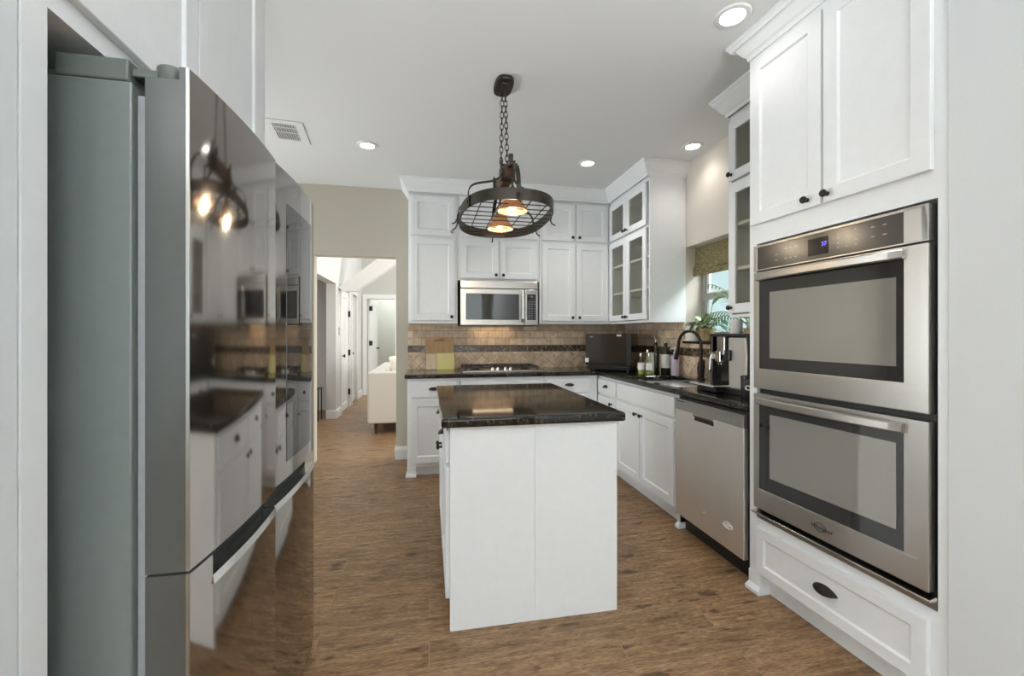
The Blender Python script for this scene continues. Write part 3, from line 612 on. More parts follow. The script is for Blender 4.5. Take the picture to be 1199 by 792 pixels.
for (za, zb, ga, gb, ia, ib, hz) in ((1.008, 1.569, 1.105, 1.545, 1.158, 1.468, 1.543), (0.428, 0.984, 0.527, 0.958, 0.593, 0.893, 0.950)):
    # door skin with the window let into it
    d = obj('oven_door', MB().ring(ov0, ov1, za, zb, 0.032, FY, 0.010, wb=ga - za, wt=zb - gb), 'steel', t, 0.003)
    mb = MB().box(0.701, ov1 - 0.03, FY, 0.0, ga - 0.002, gb + 0.002); obj('door_edge', mb, 'steel', d)
    obj('window_border', MB().box(0.0785, 0.702, FY + 0.002, 0.004, ga - 0.001, gb + 0.001), 'ovenrim', d, 0.002)
    obj('window_glass', MB().box(0.142, 0.676, FY + 0.001, FY + 0.004, ia, ib), 'ovenglass', d)
    # flat bowed handle bar across the top of the door
    n = 16; mb = MB(); vs = []; fs = []
    for i in range(n + 1):
        u = i / n; x = 0.075 + u * 0.630; y = FY - 0.012 - 0.020 * (1 - (2 * u - 1) ** 2) ** 0.8
        for dy, dz in ((0, -0.017), (-0.004, -0.012), (-0.004, 0.012), (0, 0.017), (0.012, 0.017), (0.012, -0.017)): vs.append((x, y + dy, hz + dz))
    for i in range(n):
        for k in range(6): fs.append((i * 6 + k, i * 6 + (k + 1) % 6, i * 6 + 6 + (k + 1) % 6, i * 6 + 6 + k))
    fs += [tuple(range(6)), tuple(range(n * 6, n * 6 + 6))]
    mb.add(vs, fs); mb.box(0.077, 0.10, FY - 0.012, FY + 0.002, hz - 0.014, hz + 0.014); mb.box(0.68, 0.703, FY - 0.012, FY + 0.002, hz - 0.014, hz + 0.014)
    obj('handle', mb, 'steel', d)
    if za < 0.9:
        text('brand_lettering', 'Whirlpool', 0.022, 'iron', d, (0.40, FY - 0.0008, 0.474), shear=0.25)
        obj('brand_emblem', ellipse_ring(0.395, 0.476, 0.026, 0.018, 0.0018, FY - 0.0009, FY + 0.001), 'iron', d)
# bottom vent trim
mb = MB().prism([(FY - 0.012, 0.404), (FY - 0.012, 0.411), (0.0, 0.417), (0.0, 0.404)], 'x', ov0 - 0.003, ov1 + 0.01); obj('vent_trim', mb, 'chrome', t, 0.001)
obj('bottom_panel', MB().box(ov0, ov1 + 0.010, -0.004, 0.012, 0.374, 0.404), 'steeld', t)

# ------------------------------------------------------------------ counters, sink, faucet
SX0, SX1, SY0, SY1 = 1.645, 2.05, 2.60, 3.34
xs = [-0.212, 1.575, SX0, SX1, 2.161]; ys = [1.886, SY0, SY1, 3.850, 4.451]
ins = lambda x, y: (y > 3.85 or x > 1.575) and not (SX0 < x < SX1 and SY0 < y < SY1)
o = tag(obj('countertop', MB().plate(xs, ys, ins, 0.876, 0.914), 'granite', None, 0.009, seg=3), 'black speckled granite countertop running around the corner, with the sink cut in', 'countertop')
t = thing('sink', 'stainless steel double bowl sink set in the counter below the window', 'sink', (0, 0, 0))
for k, (a, b2) in enumerate(((SY0 - 0.008, 2.955), (2.985, SY1 + 0.008))):
    z0 = 0.70; x0, x1 = SX0 - 0.008, SX1 + 0.008; mb = MB(); i = 0.03
    mb.add([(x0, a, 0.872), (x1, a, 0.872), (x1, b2, 0.872), (x0, b2, 0.872), (x0 + i, a + i, z0), (x1 - i, a + i, z0), (x1 - i, b2 - i, z0), (x0 + i, b2 - i, z0)],
           [(0, 4, 5, 1), (1, 5, 6, 2), (2, 6, 7, 3), (3, 7, 4, 0), (4, 7, 6, 5)])
    b_ = obj('bowl', mb, 'sinksteel', t, 0.02, seg=3, smooth=True, solid=0.003)
    obj('drain', MB().lathe(((x0 + x1) / 2, (a + b2) / 2, z0 + 0.002), [(0.045, 0), (0.043, 0.003), (0.03, 0.001), (0, 0.001)], 20), 'chrome', b_)
obj('divider', MB().box(SX0 - 0.006, SX1 + 0.006, 2.955, 2.985, 0.72, 0.868), 'sinksteel', t, 0.006)

FX, FYy = 2.105, 3.02
t = thing('faucet', 'dark bronze gooseneck kitchen faucet arching over the sink', 'faucet', (FX, FYy, 0.914))
body = MB().lathe((0, 0, 0), [(0.031, 0), (0.031, 0.008), (0.024, 0.014), (0.027, 0.05), (0.030, 0.085), (0.024, 0.12), (0.016, 0.145), (0.0145, 0.16)], 20)
obj('faucet_body', body, 'bronze', t, smooth=True)
dx, dy = -0.055, 0.225         # the spout swings towards the far bowl
L = math.hypot(dx, dy); ux, uy = dx / L, dy / L; rr = L / 2
pts = [(0, 0, 0.15 + 0.16 * k / 4) for k in range(5)]; hz = 0.26
pts = [(0, 0, 0.15), (0, 0, 0.2), (0, 0, hz)]
for k in range(1, 15):
    a = math.pi * k / 15 * 1.0; pts.append((ux * (rr - rr * math.cos(a)), uy * (rr - rr * math.cos(a)), hz + rr * 1.05 * math.sin(a)))
pts.append((ux * L, uy * L, hz)); pts.append((ux * (L + 0.006), uy * (L + 0.006), hz - 0.03))
obj('spout', MB().tube(pts, 0.0125, 12), 'bronze', t, smooth=True)
e = Vector((ux * (L + 0.006), uy * (L + 0.006), hz - 0.03))
obj('spray_head', MB().tube([e, e + Vector((ux * 0.01, uy * 0.01, -0.04)), e + Vector((ux * 0.022, uy * 0.022, -0.085))], [0.015, 0.019, 0.017], 14), 'bronze', t, smooth=True)
obj('lever', MB().tube([(0, -0.02, 0.08), (-0.005, -0.045, 0.095), (-0.015, -0.06, 0.16)], [0.010, 0.009, 0.006], 10), 'bronze', t, smooth=True)

# ------------------------------------------------------------------ island
t = thing('kitchen_island', 'white kitchen island with black granite top in the middle of the floor', 'island', (0, 0, 0))
ix0, ix1, iy0, iy1 = 0.090, 0.848, 1.845, 2.95
obj('island_body', MB().box(ix0, ix1 - 0.01, iy0 + 0.014, iy1, 0.09, 0.872), 'cab', t, 0.002)
obj('toe_kick', MB().box(ix0 + 0.06, ix1 - 0.07, iy0 + 0.02, iy1 - 0.02, 0, 0.09), 'cab', t)
obj('end_panel', MB().box(0.088, 0.4625, 1.838, 1.858, 0.0, 0.873), 'cab', t, 0.001)
obj('end_panel', MB().box(0.4665, 0.850, 1.838, 1.858, 0.0, 0.873), 'cab', t, 0.001)
obj('batten', MB().box(0.459, 0.470, 1.832, 1.858, 0.004, 0.873), 'cab', t, 0.001)
o = obj('granite_top', MB().box(0.050, 0.880, 1.805, 3.005, 0.874, 0.914), 'granite', t, 0.011, seg=4)
def side_front(sgn):
    s = bpy.data.objects.new('cabinet_front', None); COL.objects.link(s); s.parent = t
    if sgn < 0: s.location = (ix0, iy1, 0); s.rotation_euler = (0, 0, R(-90))
    else: s.location = (ix1 - 0.01, iy0, 0); s.rotation_euler = (0, 0, R(90))
    return s
M90 = Matrix.Translation((ix0, iy1, 0)) @ Matrix.Rotation(R(-90), 4, 'Z'); P90 = Matrix.Translation((ix1 - 0.01, iy0, 0)) @ Matrix.Rotation(R(90), 4, 'Z')
def place(o, M): o.matrix_local = M; return o
for M, w in ((M90, iy1 - iy0 - 0.016), (P90, iy1 - iy0 - 0.0)):
    off = 0.0 if M is M90 else 0.025
    h = (w - off) / 2
    for k in range(2):
        xa, xb = off + k * h + 0.012, off + k * h + h - 0.006
        d = place(obj('drawer', MB().box(xa, xb, -0.02, 0, 0.71, 0.852), 'cab', t, 0.006, seg=3), M); cup_pull(d, (xa + xb) / 2, 0.79)
        d = place(obj('door', MB().shaker(xa, xb, 0.125, 0.692), 'cab', t, 0.0022), M); knob(d, xb - 0.03 if k == 0 else xa + 0.03, 0.655)

# ------------------------------------------------------------------ refrigerator (front faces +x)
t = thing('refrigerator', 'large stainless steel four-door refrigerator with recessed handles', 'refrigerator', (-0.4475, 0.94, 0), 90)
FW = 0.902
obj('cabinet_shell', MB().box(0, FW, 0.110, 0.80, 0.03, 1.754), 'fside', t, 0.004)
obj('base_grille', MB().box(0.01, FW - 0.01, 0.06, 0.75, 0.0, 0.06), 'fdark', t)
obj('gasket', MB().box(0.014, 0.024, 0.089, 0.1095, 0.06, 1.735), 'gasket', t, 0.002)
obj('gasket', MB().box(FW - 0.02, FW - 0.010, 0.089, 0.1095, 0.06, 1.735), 'gasket', t, 0.002)
obj('hinge_cover', MB().box(0.0, FW, 0.116, 0.236, 1.7545, 1.797), 'fhinge', t, 0.004)
obj('hinge_cover', MB().box(0.02, FW - 0.02, 0.236, 0.56, 1.7545, 1.775), 'fhinge', t, 0.004)
for hx in (0.030, FW - 0.030):
    mb = MB().box(hx - 0.018, hx + 0.018, 0.06, 0.118, 1.770, 1.786); mb.lathe((hx, 0.058, 1.768), [(0.022, 0), (0.024, 0.003), (0.024, 0.028), (0.021, 0.031)], 24)
    obj('hinge', mb, 'fhinge', t, 0.002, smooth=True)
def bow(side, u):
    """gently bowed door fronts; the near one hangs a touch open"""
    return 0.011 * (2 * u - 1) ** 2 + (0.010 * (1 - u) - 0.008 if side == 0 else -0.002)
def fdoor(side, x0, x1, segs, notch=None):
    """door slab with a bowed steel front; segs: (xa, xb, z0, z1) pieces of the outline"""
    mb, sk = MB(), MB(); n = 14
    for xa, xb, z0, z1 in segs:
        pr = [(xa + (xb - xa) * i / n, bow(side, (xa + (xb - xa) * i / n - x0) / (x1 - x0))) for i in range(n + 1)]
        if notch:
            q = [(x, y) for x, y in pr if not notch[0] < x < notch[1]]; na, nb = max(xa, notch[0]), min(xb, notch[1])
            mb.prism([(x, y + 0.004) for x, y in pr] + [(xb, 0.088), (xa, 0.088)], 'z', z0, 1.766)
            if notch[0] <= xa: mb.prism([(nb, bow(side, (nb - x0) / (x1 - x0)) + 0.004)] + [(x, y + 0.004) for x, y in q] + [(xb, 0.088), (nb, 0.088)], 'z', 1.766, z1); mb.box(xa, nb, pr[0][1] + 0.004, 0.030, 1.766, z1)
            else: mb.prism([(x, y + 0.004) for x, y in q] + [(na, bow(side, (na - x0) / (x1 - x0)) + 0.004), (na, 0.088), (xa, 0.088)], 'z', 1.766, z1); mb.box(na, xb, pr[-1][1] + 0.004, 0.030, 1.766, z1)
        else: mb.prism([(x, y + 0.004) for x, y in pr] + [(xb, 0.088), (xa, 0.088)], 'z', z0, z1)
        sk.prism(pr + [(xb, pr[-1][1] + 0.006), (xa, pr[0][1] + 0.006)], 'z', z0 + 0.001, z1 - 0.001)
    d = obj('door', mb, 'fdoor', t, 0.0)
    obj('steel_front', sk, 'fsteel', d, 0.0, smooth=True, lab='mirror-like stainless steel front')
    obj('edge_strip', MB().box(x0 - 0.0005, x0 + 0.0028, pr[0][1] - 0.0006 if len(segs) == 1 else bow(side, 0) - 0.0006, bow(side, 0) + 0.006, segs[0][2], segs[0][3]), 'steeld', d, 0.0008)
    return d
MIDX = 0.450
for side, (xa, xb) in enumerate(((0.0, MIDX - 0.002), (MIDX + 0.003, FW))):
    # the top corner is cut away under the hinge
    d = fdoor(side, xa, xb, [(xa, xb, 0.806, 1.791)], (-0.01, 0.066) if side == 0 else (FW - 0.066, FW + 0.01))
    # lower door, the recessed grip between, its bright lip
    if side == 0: lo = fdoor(side, xa, xb, [(xa, 0.076, 0.035, 0.801), (0.076, xb, 0.035, 0.752)])
    else: lo = fdoor(side, xa, xb, [(xa, xb, 0.035, 0.752)])
    ga, gb = (0.076, xb) if side == 0 else (xa, xb - 0.008)
    obj('grip_recess', MB().box(ga, gb, 0.040, 0.086, 0.752, 0.804), 'fdark', lo)
    m = 12; mb = MB(); vs = []; fs = []
    for i in range(m + 1):
        u = i / m; x = ga + (gb - ga) * u; yb = bow(side, (x - xa) / (xb - xa)) - 0.003; dz = -0.004 * (1 - ((x - FW / 2) / (FW / 2)) ** 2)
        vs += [(x, yb, 0.738 + dz), (x, yb + 0.003, 0.757 + dz), (x, yb + 0.03, 0.757 + dz), (x, yb + 0.03, 0.738 + dz)]
    for i in range(m):
        for k in range(4): fs.append((i * 4 + k, i * 4 + (k + 1) % 4, i * 4 + 4 + (k + 1) % 4, i * 4 + 4 + k))
    fs += [(0, 1, 2, 3), (m * 4, m * 4 + 3, m * 4 + 2, m * 4 + 1)]
    mb.add(vs, fs); obj('handle_lip', mb, 'chrome', lo)
    if side == 1:
        n = 14; pr = [(0.545 + 0.305 * i / n, bow(1, (0.545 + 0.305 * i / n - xa) / (xb - xa)) - 0.0012) for i in range(n + 1)]
        obj('screen', MB().prism(pr + [(x, y + 0.004) for x, y in reversed(pr)], 'z', 0.860, 1.690), 'screen', d, 0.0, smooth=True, lab='glossy dark flush panel')

# cabinet over the refrigerator and its near stile
t = thing('refrigerator_cabinet', 'white cabinet above the refrigerator with tall near side post', 'cabinet', (-0.65, 0.832, 0), 90)
mb = MB().box(0.049, 1.05, 0.0, 0.70, 1.838, 2.739); mb.box(0.0, 0.049, 0.0, 0.70, 0, 2.739); obj('cabinet_body', mb, 'cab', t)
mb = MB().box(1.012, 1.05, 0.0, 0.70, 0, 1.838); obj('side_panel', mb, 'cab', t, 0.001)
sdoor(t, 0.065, 0.50, 1.882, 2.60); sdoor(t, 0.508, 0.955, 1.882, 2.60)
struct('trim_5', sweep([(-1.35, 1.884), (-0.66, 1.884), (-0.65, 1.884)], [(0, 2.62), (0.012, 2.62), (0.05, 2.69), (0.07, 2.7395), (0, 2.7395)][::1]), 'cab')

# ------------------------------------------------------------------ microwave over the cooktop
t = thing('microwave', 'stainless steel over-the-range microwave above the cooktop', 'microwave', (0.288, 4.07, 0))
w = 0.764
obj('microwave_body', MB().box(0.004, w - 0.004, 0.03, 0.385, 1.362, 1.786), 'black', t, 0.002)
o = obj('vent_panel', MB().box(0.004, w - 0.002, 0.0, 0.035, 1.712, 1.783), 'steel', t, 0.003)
text('brand_lettering', 'Whirlpool', 0.018, 'steeld', o, (0.37, -0.0006, 1.748))
d = obj('door', MB().ring(0.004, 0.628, 1.358, 1.706, 0.055, 0.0, 0.035, wb=0.052, wt=0.048), 'steel', t, 0.003)
obj('window', MB().box(0.058, 0.573, 0.002, 0.03, 1.408, 1.660), 'blackglass', d)
mb = MB().strap([(0.606, -0.004, 1.385), (0.606, -0.026, 1.42), (0.606, -0.030, 1.53), (0.606, -0.026, 1.65), (0.606, -0.004, 1.69)], (1, 0, 0), 0.026, 0.010); obj('handle', mb, 'chrome', d, 0.002)
p = obj('control_panel', MB().ring(0.633, w - 0.002, 1.358, 1.706, 0.02, 0.0, 0.035, wb=0.05, wt=0.045), 'steel', t, 0.003)
obj('keypad', MB().box(0.652, w - 0.021, 0.002, 0.03, 1.406, 1.663), 'blackglass', p)
text('display_digits', '3:23', 0.016, 'greyprint', p, (0.70, 0.0012, 1.638))
for i in range(3):
    for j in range(8): obj('key_mark', MB().box(0.672 + i * 0.026, 0.682 + i * 0.026, 0.0005, 0.004, 1.425 + j * 0.023, 1.428 + j * 0.023), 'greyprint', p)
obj('underside', MB().box(0.004, w - 0.004, 0.002, 0.383, 1.352, 1.358), 'black', t)
l = bpy.data.lights.new('cooktop_lamp', 'AREA'); l.shape = 'RECTANGLE'; l.size = 0.42; l.size_y = 0.10; l.energy = 0.4; l.color = (1, 0.74, 0.48)
o = bpy.data.objects.new('cooktop_lamp', l); COL.objects.link(o); o.parent = t; o.location = (0.36, 0.30, 1.349)

# ------------------------------------------------------------------ gas cooktop
t = thing('gas_cooktop', 'stainless gas cooktop with black iron grates below the microwave', 'cooktop', (0.305, 3.93, 0.9145))
obj('base_plate', MB().box(0, 0.755, 0, 0.49, 0, 0.014), 'steel', t, 0.004)
for cx in (0.0, 0.36):
    mb = MB(); a, b2 = cx + 0.02, cx + 0.375; y0, y1 = 0.10 if False else 0.075, 0.47
    for y in (y0, (y0 + y1) / 2, y1): mb.box(a, b2, y - 0.006, y + 0.006, 0.034, 0.046)
    for x in (a + 0.006, a + 0.09, a + 0.175, a + 0.26, b2 - 0.006): mb.box(x - 0.006, x + 0.006, y0, y1, 0.036, 0.05)
    for x in (a + 0.01, b2 - 0.01):
        for y in (y0, y1): mb.box(x - 0.008, x + 0.008, y - 0.008, y + 0.008, 0.014, 0.036)
    obj('grate', mb, 'iron', t, 0.002)
for bx, by in ((0.13, 0.16), (0.13, 0.37), (0.62, 0.16), (0.62, 0.37)):
    obj('burner', MB().lathe((bx, by, 0.0142), [(0.05, 0), (0.05, 0.006), (0.034, 0.008), (0.034, 0.016), (0, 0.018)], 20), 'iron', t, smooth=True)
for kx in (0.285, 0.335, 0.405, 0.455):
    obj('control_knob', MB().lathe((kx, 0.055, 0.0142), [(0.019, 0), (0.017, 0.022), (0.013, 0.03), (0, 0.031)], 16), 'chrome', t, smooth=True)

# ------------------------------------------------------------------ things on the counters
t = thing('cutting_board', 'tall brown wooden cutting board leaning on the backsplash left of the cooktop', 'cutting board', (-0.036, 4.40, 0.9145)); t.rotation_euler = (R(-6), 0, 0)
mb = MB().ring(0, 0.282, 0.0, 0.325, 0.09, -0.012, 0.008, wb=0.285, wt=0.026); mb.box(0.0, 0.09, 0, 0.008, 0, 0.01)
obj('board', mb, 'board', t, 0.003)
t = thing('cutting_board', 'smaller pale wooden board standing in front of the tall brown board', 'cutting board', (-0.030, 4.355, 0.9145)); t.rotation_euler = (R(-5), 0, 0)
obj('board', MB().box(0, 0.205, -0.012, 0.004, 0, 0.160), 'board2', t, 0.003)
t = thing('recipe_card', 'yellow card standing in front of the wooden boards', 'card', (0.078, 4.318, 0.9145)); t.rotation_euler = (R(-5), 0, 0)
c = obj('card', MB().box(0, 0.170, -0.004, 0.0, 0, 0.168), 'yellow', t, 0.001)
for k, zz in enumerate((0.128, 0.100)): obj('printed_line', MB().box(0.03, 0.115 - 0.02 * k, -0.0046, -0.003, zz, zz + 0.004), 'tan', c)

t = thing('countertop_oven', 'black boxy countertop appliance set diagonally in the counter corner', 'appliance', (1.50, 3.965, 0.9145), -36)
bw, bdp = 0.44, 0.40
obj('housing', MB().box(0, bw, 0.012, bdp, 0.055, 0.362), 'browng', t, 0.004)
d = obj('door', MB().box(0.003, bw - 0.045, 0, 0.012, 0.075, 0.360), 'browng', t, 0.003)
obj('door_post', MB().box(bw - 0.043, bw - 0.002, 0.002, 0.012, 0.06, 0.360), 'black', t, 0.002)
text('logo_lettering', 'NN', 0.022, 'greyprint', d, (0.063, -0.0006, 0.330))
obj('sticker', MB().box(0.305, 0.348, -0.0008, 0.002, 0.335, 0.352), 'label', d, lab='small white sticker')
obj('tag', MB().box(0.0, 0.035, -0.003, 0.002, 0.082, 0.125), 'label', d, lab='white square tag')
obj('base', MB().box(0.02, bw - 0.02, 0.03, bdp - 0.02, 0.012, 0.055), 'black', t, 0.002)
obj('drip_tray', MB().box(0.01, bw - 0.01, -0.004, 0.05, 0.028, 0.044), 'black', t, 0.003)
for x in (0.04, bw - 0.04):
    for y in (0.06, bdp - 0.06): obj('rubber_foot', MB().lathe((x, y, 0), [(0.014, 0), (0.014, 0.012)], 12), 'black', t)

def bottle(label, x, y, prof, mat, stopper='pourer', labelbox=None, name='bottle', liquid=None):
    t = thing(name, label, 'bottle', (x, y, 0.9145), 0, 'bottles beside the sink')
    obj('glass_body', MB().lathe((0, 0, 0), prof, 20), mat, t, smooth=True)
    r, h = prof[-1]
    if liquid: obj('liquid', MB().lathe((0, 0, 0.003), [(prof[0][0] * 0.9, 0), (prof[1][0] * 0.9, 0.01), (prof[1][0] * 0.9, liquid), (0, liquid)], 16), 'oil', t, smooth=True)
    if labelbox:
        z0, z1, rr = labelbox; obj('paper_label', MB().lathe((0, 0, 0), [(rr, z0), (rr, z1)], 24, cap=False), 'label', t, smooth=True, lab='white paper label')
    if stopper == 'pourer':
        obj('cap', MB().lathe((0, 0, h), [(r + 0.002, -0.012), (r + 0.003, 0.012), (r * 0.7, 0.02)], 14), 'black', t, smooth=True)
        obj('pourer', MB().tube([(0, 0, h + 0.018), (0, 0, h + 0.04), (-0.008, 0, h + 0.055), (-0.016, 0.004, h + 0.075)], [0.006, 0.006, 0.005, 0.003], 10), 'pour', t, smooth=True)
    elif stopper == 'cork':
        obj('cap', MB().lathe((0, 0, h), [(r * 0.9, -0.006), (r * 1.05, 0.004), (r, 0.022), (0, 0.024)], 12), 'pour', t, smooth=True)
    return t
b = bottle('small clear bottle with white label and green oil, nearest the black appliance', 1.822, 3.455, [(0.026, 0), (0.028, 0.006), (0.028, 0.10), (0.018, 0.125), (0.011, 0.14), (0.011, 0.165)], 'bottleglass', 'cork', (0.045, 0.105, 0.0286), liquid=0.04)
bottle('small clear bottle with white label, second from the black appliance', 1.872, 3.402, [(0.026, 0), (0.028, 0.006), (0.028, 0.10), (0.018, 0.125), (0.011, 0.14), (0.011, 0.165)], 'bottleglass', 'cork', (0.045, 0.105, 0.0286), liquid=0.03)
bottle('clear bottle of green oil behind the small clear bottles', 1.905, 3.49, [(0.024, 0), (0.026, 0.006), (0.026, 0.13), (0.016, 0.16), (0.011, 0.175), (0.011, 0.195)], 'bottleglass', 'cork', liquid=0.075)
t = thing('carton', 'slim cream carton standing between clear and dark bottles', 'carton', (1.962, 3.53, 0.9145), 20); obj('carton_body', MB().box(-0.018, 0.018, -0.018, 0.018, 0, 0.19), 'tan', t, 0.001); obj('carton_label', MB().box(-0.0185, 0.0, -0.0188, -0.0178, 0.03, 0.17), 'label', t)
bottle('slim dark bottle with metal pourer behind the cream carton', 2.045, 3.60, [(0.030, 0), (0.032, 0.006), (0.032, 0.17), (0.02, 0.205), (0.0125, 0.225), (0.0125, 0.262)], 'darkbottle')
bottle('stout dark bottle with large white label and metal pourer', 2.082, 3.495, [(0.038, 0), (0.040, 0.006), (0.040, 0.185), (0.026, 0.212), (0.0135, 0.232), (0.0135, 0.258)], 'darkbottle', 'pourer', (0.055, 0.175, 0.0408))
t = thing('soap_bottle', 'lavender soap pump bottle beside the faucet', 'bottle', (2.098, 3.372, 0.9145), 0, 'bottles beside the sink')
obj('bottle_body', MB().lathe((0, 0, 0), [(0.034, 0), (0.036, 0.006), (0.036, 0.155), (0.030, 0.170), (0.014, 0.178), (0.014, 0.19)], 20), 'lav', t, smooth=True)
pm = MB().lathe((0, 0, 0.19), [(0.015, 0), (0.015, 0.012), (0.006, 0.014), (0.006, 0.03), (0.026, 0.036), (0.034, 0.052), (0, 0.054)], 16); pm.tube([(0, 0, 0.232), (-0.02, 0, 0.232), (-0.045, 0, 0.226)], 0.006, 8)
obj('pump', pm, 'whitep', t, smooth=True, lab='white pump')

# espresso machine
t = thing('coffee_machine', 'black and silver bean-to-cup coffee machine on the counter beside the ovens', 'coffee machine', (1.79, 2.475, 0.9145), -90)
mb = MB().box(0.0, 0.335, 0.04, 0.35, 0.035, 0.355); obj('housing', mb, 'blackg', t, 0.006)
obj('top_lid', MB().box(-0.002, 0.337, -0.002, 0.352, 0.340, 0.358), 'black', t, 0.004)
obj('side_column', MB().box(0.0, 0.022, 0.0, 0.05, 0.03, 0.345), 'blackg', t, 0.003)
obj('back_plate', MB().box(0.022, 0.185, 0.034, 0.042, 0.05, 0.25), 'blackg', t)
obj('front_panel', MB().prism([(0.185, 0.03), (0.312, 0.03), (0.330, 0.10), (0.335, 0.22), (0.325, 0.335), (0.18, 0.335), (0.18, 0.2)], 'y', -0.006, 0.05), 'silverp', t, 0.006, lab='silver front panel')
obj('side_cheek', MB().box(0.318, 0.337, 0.0, 0.05, 0.03, 0.345), 'black', t, 0.003)
obj('brew_head', MB().box(0.09, 0.165, -0.02, 0.04, 0.225, 0.34), 'steeld', t, 0.006)
sp_ = MB().box(0.105, 0.150, -0.04, -0.005, 0.185, 0.25); sp_.lathe((0.116, -0.025, 0.165), [(0.006, 0), (0.006, 0.022)], 10); sp_.lathe((0.139, -0.025, 0.165), [(0.006, 0), (0.006, 0.022)], 10); obj('spout', sp_, 'chrome', t, 0.002)
obj('dial', MB().box(0.165, 0.215, -0.026, -0.006, 0.195, 0.26), 'black', t, 0.006)
mb = MB().tube([(0.05, 0.02, 0.25), (0.05, -0.02, 0.24), (0.048, -0.03, 0.20), (0.046, -0.034, 0.13)], [0.009, 0.009, 0.008, 0.007], 10); mb.lathe((0.05, -0.012, 0.24), [(0.014, 0), (0.014, 0.02)], 14, '-y'); obj('steam_wand', mb, 'chrome', t, smooth=True)
obj('steam_knob', MB().lathe((0.065, 0.0, 0.215), [(0.02, 0), (0.02, 0.02), (0.016, 0.026), (0, 0.027)], 18, '-y'), 'chrome', t, smooth=True)
obj('base', MB().box(0.01, 0.325, -0.04, 0.35, 0.0, 0.035), 'black', t, 0.004)
obj('drip_tray', MB().box(-0.035, 0.20, -0.125, 0.03, 0.034, 0.048), 'chrome', t, 0.004, lab='steel drip tray')
obj('tray_base', MB().box(0.02, 0.19, -0.10, 0.0, 0.004, 0.034), 'black', t, 0.003)
t = thing('mug', 'small white mug with black mark on top of the coffee machine', 'mug', (1.865, 2.33, 0.9145 + 0.3585), 0)
mb = MB().lathe((0, 0, 0), [(0.034, 0), (0.037, 0.004), (0.037, 0.086), (0.034, 0.086), (0.034, 0.006), (0, 0.006)], 24); obj('mug_body', mb, 'whitep', t, smooth=True)
obj('mug_handle', MB().tube([(0.03, -0.02, 0.07), (0.045, -0.035, 0.07), (0.05, -0.04, 0.045), (0.043, -0.033, 0.02), (0.028, -0.02, 0.018)], 0.005, 8), 'whitep', t, smooth=True)
mk = MB(); 
for sgn in (-1, 1): mk.tube([(-0.0372 * math.cos(a), 0.0372 * math.sin(a), 0.022 + 0.006 * math.sin(abs(a - 0.45) * 6)) for a in [0.45 + sgn * 0.05 * q for q in range(8)]], [0.004, 0.004, 0.0036, 0.003, 0.0026, 0.002, 0.0014, 0.0008], 6)
obj('printed_mark', mk, 'print', bpy.data.objects['mug'], smooth=True)
t = thing('canister', 'small black canister with round silver clasp, right of the coffee machine', 'canister', (1.745, 2.085, 0.9145))
obj('canister_body', MB().lathe((0, 0, 0), [(0.034, 0), (0.036, 0.004), (0.036, 0.105), (0.034, 0.108)], 24), 'black', t, smooth=True)
obj('lid', MB().lathe((0, 0, 0.1082), [(0.037, 0), (0.037, 0.014), (0.03, 0.018), (0, 0.018)], 24), 'blackg', t, smooth=True)
o = obj('clasp', ellipse_ring(0, 0.06, 0.014, 0.014, 0.005, -0.041, -0.033), 'ring', t); o.rotation_euler = (0, 0, R(-40))

# ------------------------------------------------------------------ window, shade, plants
mb = MB()
def yring(mb, y0, y1, z0, z1, w, x0, x1):
    mb.box(x0, x1, y0, y0 + w, z0, z1); mb.box(x0, x1, y1 - w, y1, z0, z1); mb.box(x0, x1, y0 + w, y1 - w, z0, z0 + w); mb.box(x0, x1, y0 + w, y1 - w, z1 - w, z1)
yring(mb, WY0 + 0.001, WY1 - 0.001, WZ0 + 0.013, WZ1 - 0.001, 0.035, 2.333, 2.384); wn = struct('window_1', mb, 'winframe', 0.002)
mb = MB(); yring(mb, WY0 + 0.036, WY1 - 0.036, WZ0 + 0.048, 1.61, 0.04, 2.337, 2.357); mb.box(2.333, 2.359, WY0 + 0.03, WY1 - 0.03, 1.565, 1.618); obj('lower_sash', mb, 'winframe', wn, 0.002)
mb = MB(); yring(mb, WY0 + 0.036, WY1 - 0.036, 1.60, WZ1 - 0.036, 0.035, 2.359, 2.379); obj('upper_sash', mb, 'trimw', wn, 0.002)
obj('window_pane', MB().box(2.345, 2.348, WY0 + 0.07, WY1 - 0.07, WZ0 + 0.08, 1.58), 'glass', wn); obj('window_pane', MB().box(2.367, 2.370, WY0 + 0.065, WY1 - 0.065, 1.62, WZ1 - 0.07), 'glass', wn)

t = thing('roman_shade', 'woven olive grass roman shade drawn up at the top of the sink window', 'window shade', (2.272, WY1 - 0.008, 0), -90)
Wd = WY1 - WY0 - 0.016
prof = [(0.012, 2.015), (0.0, 2.015), (-0.004, 1.95), (-0.006, 1.86), (-0.016, 1.845), (-0.012, 1.83), (-0.022, 1.80), (-0.026, 1.79), (-0.020, 1.775), (-0.008, 1.765), (0.0, 1.775), (0.006, 1.80), (0.008, 1.86)]
obj('shade_cloth', MB().prism(prof, 'x', 0, Wd), 'bamboo', t, 0.003)
prof = [(-0.008, 1.868), (-0.020, 1.845), (-0.026, 1.822), (-0.020, 1.815), (-0.010, 1.83)]
obj('fold', MB().prism(prof, 'x', 0.0, Wd), 'bamboo', t, 0.002)

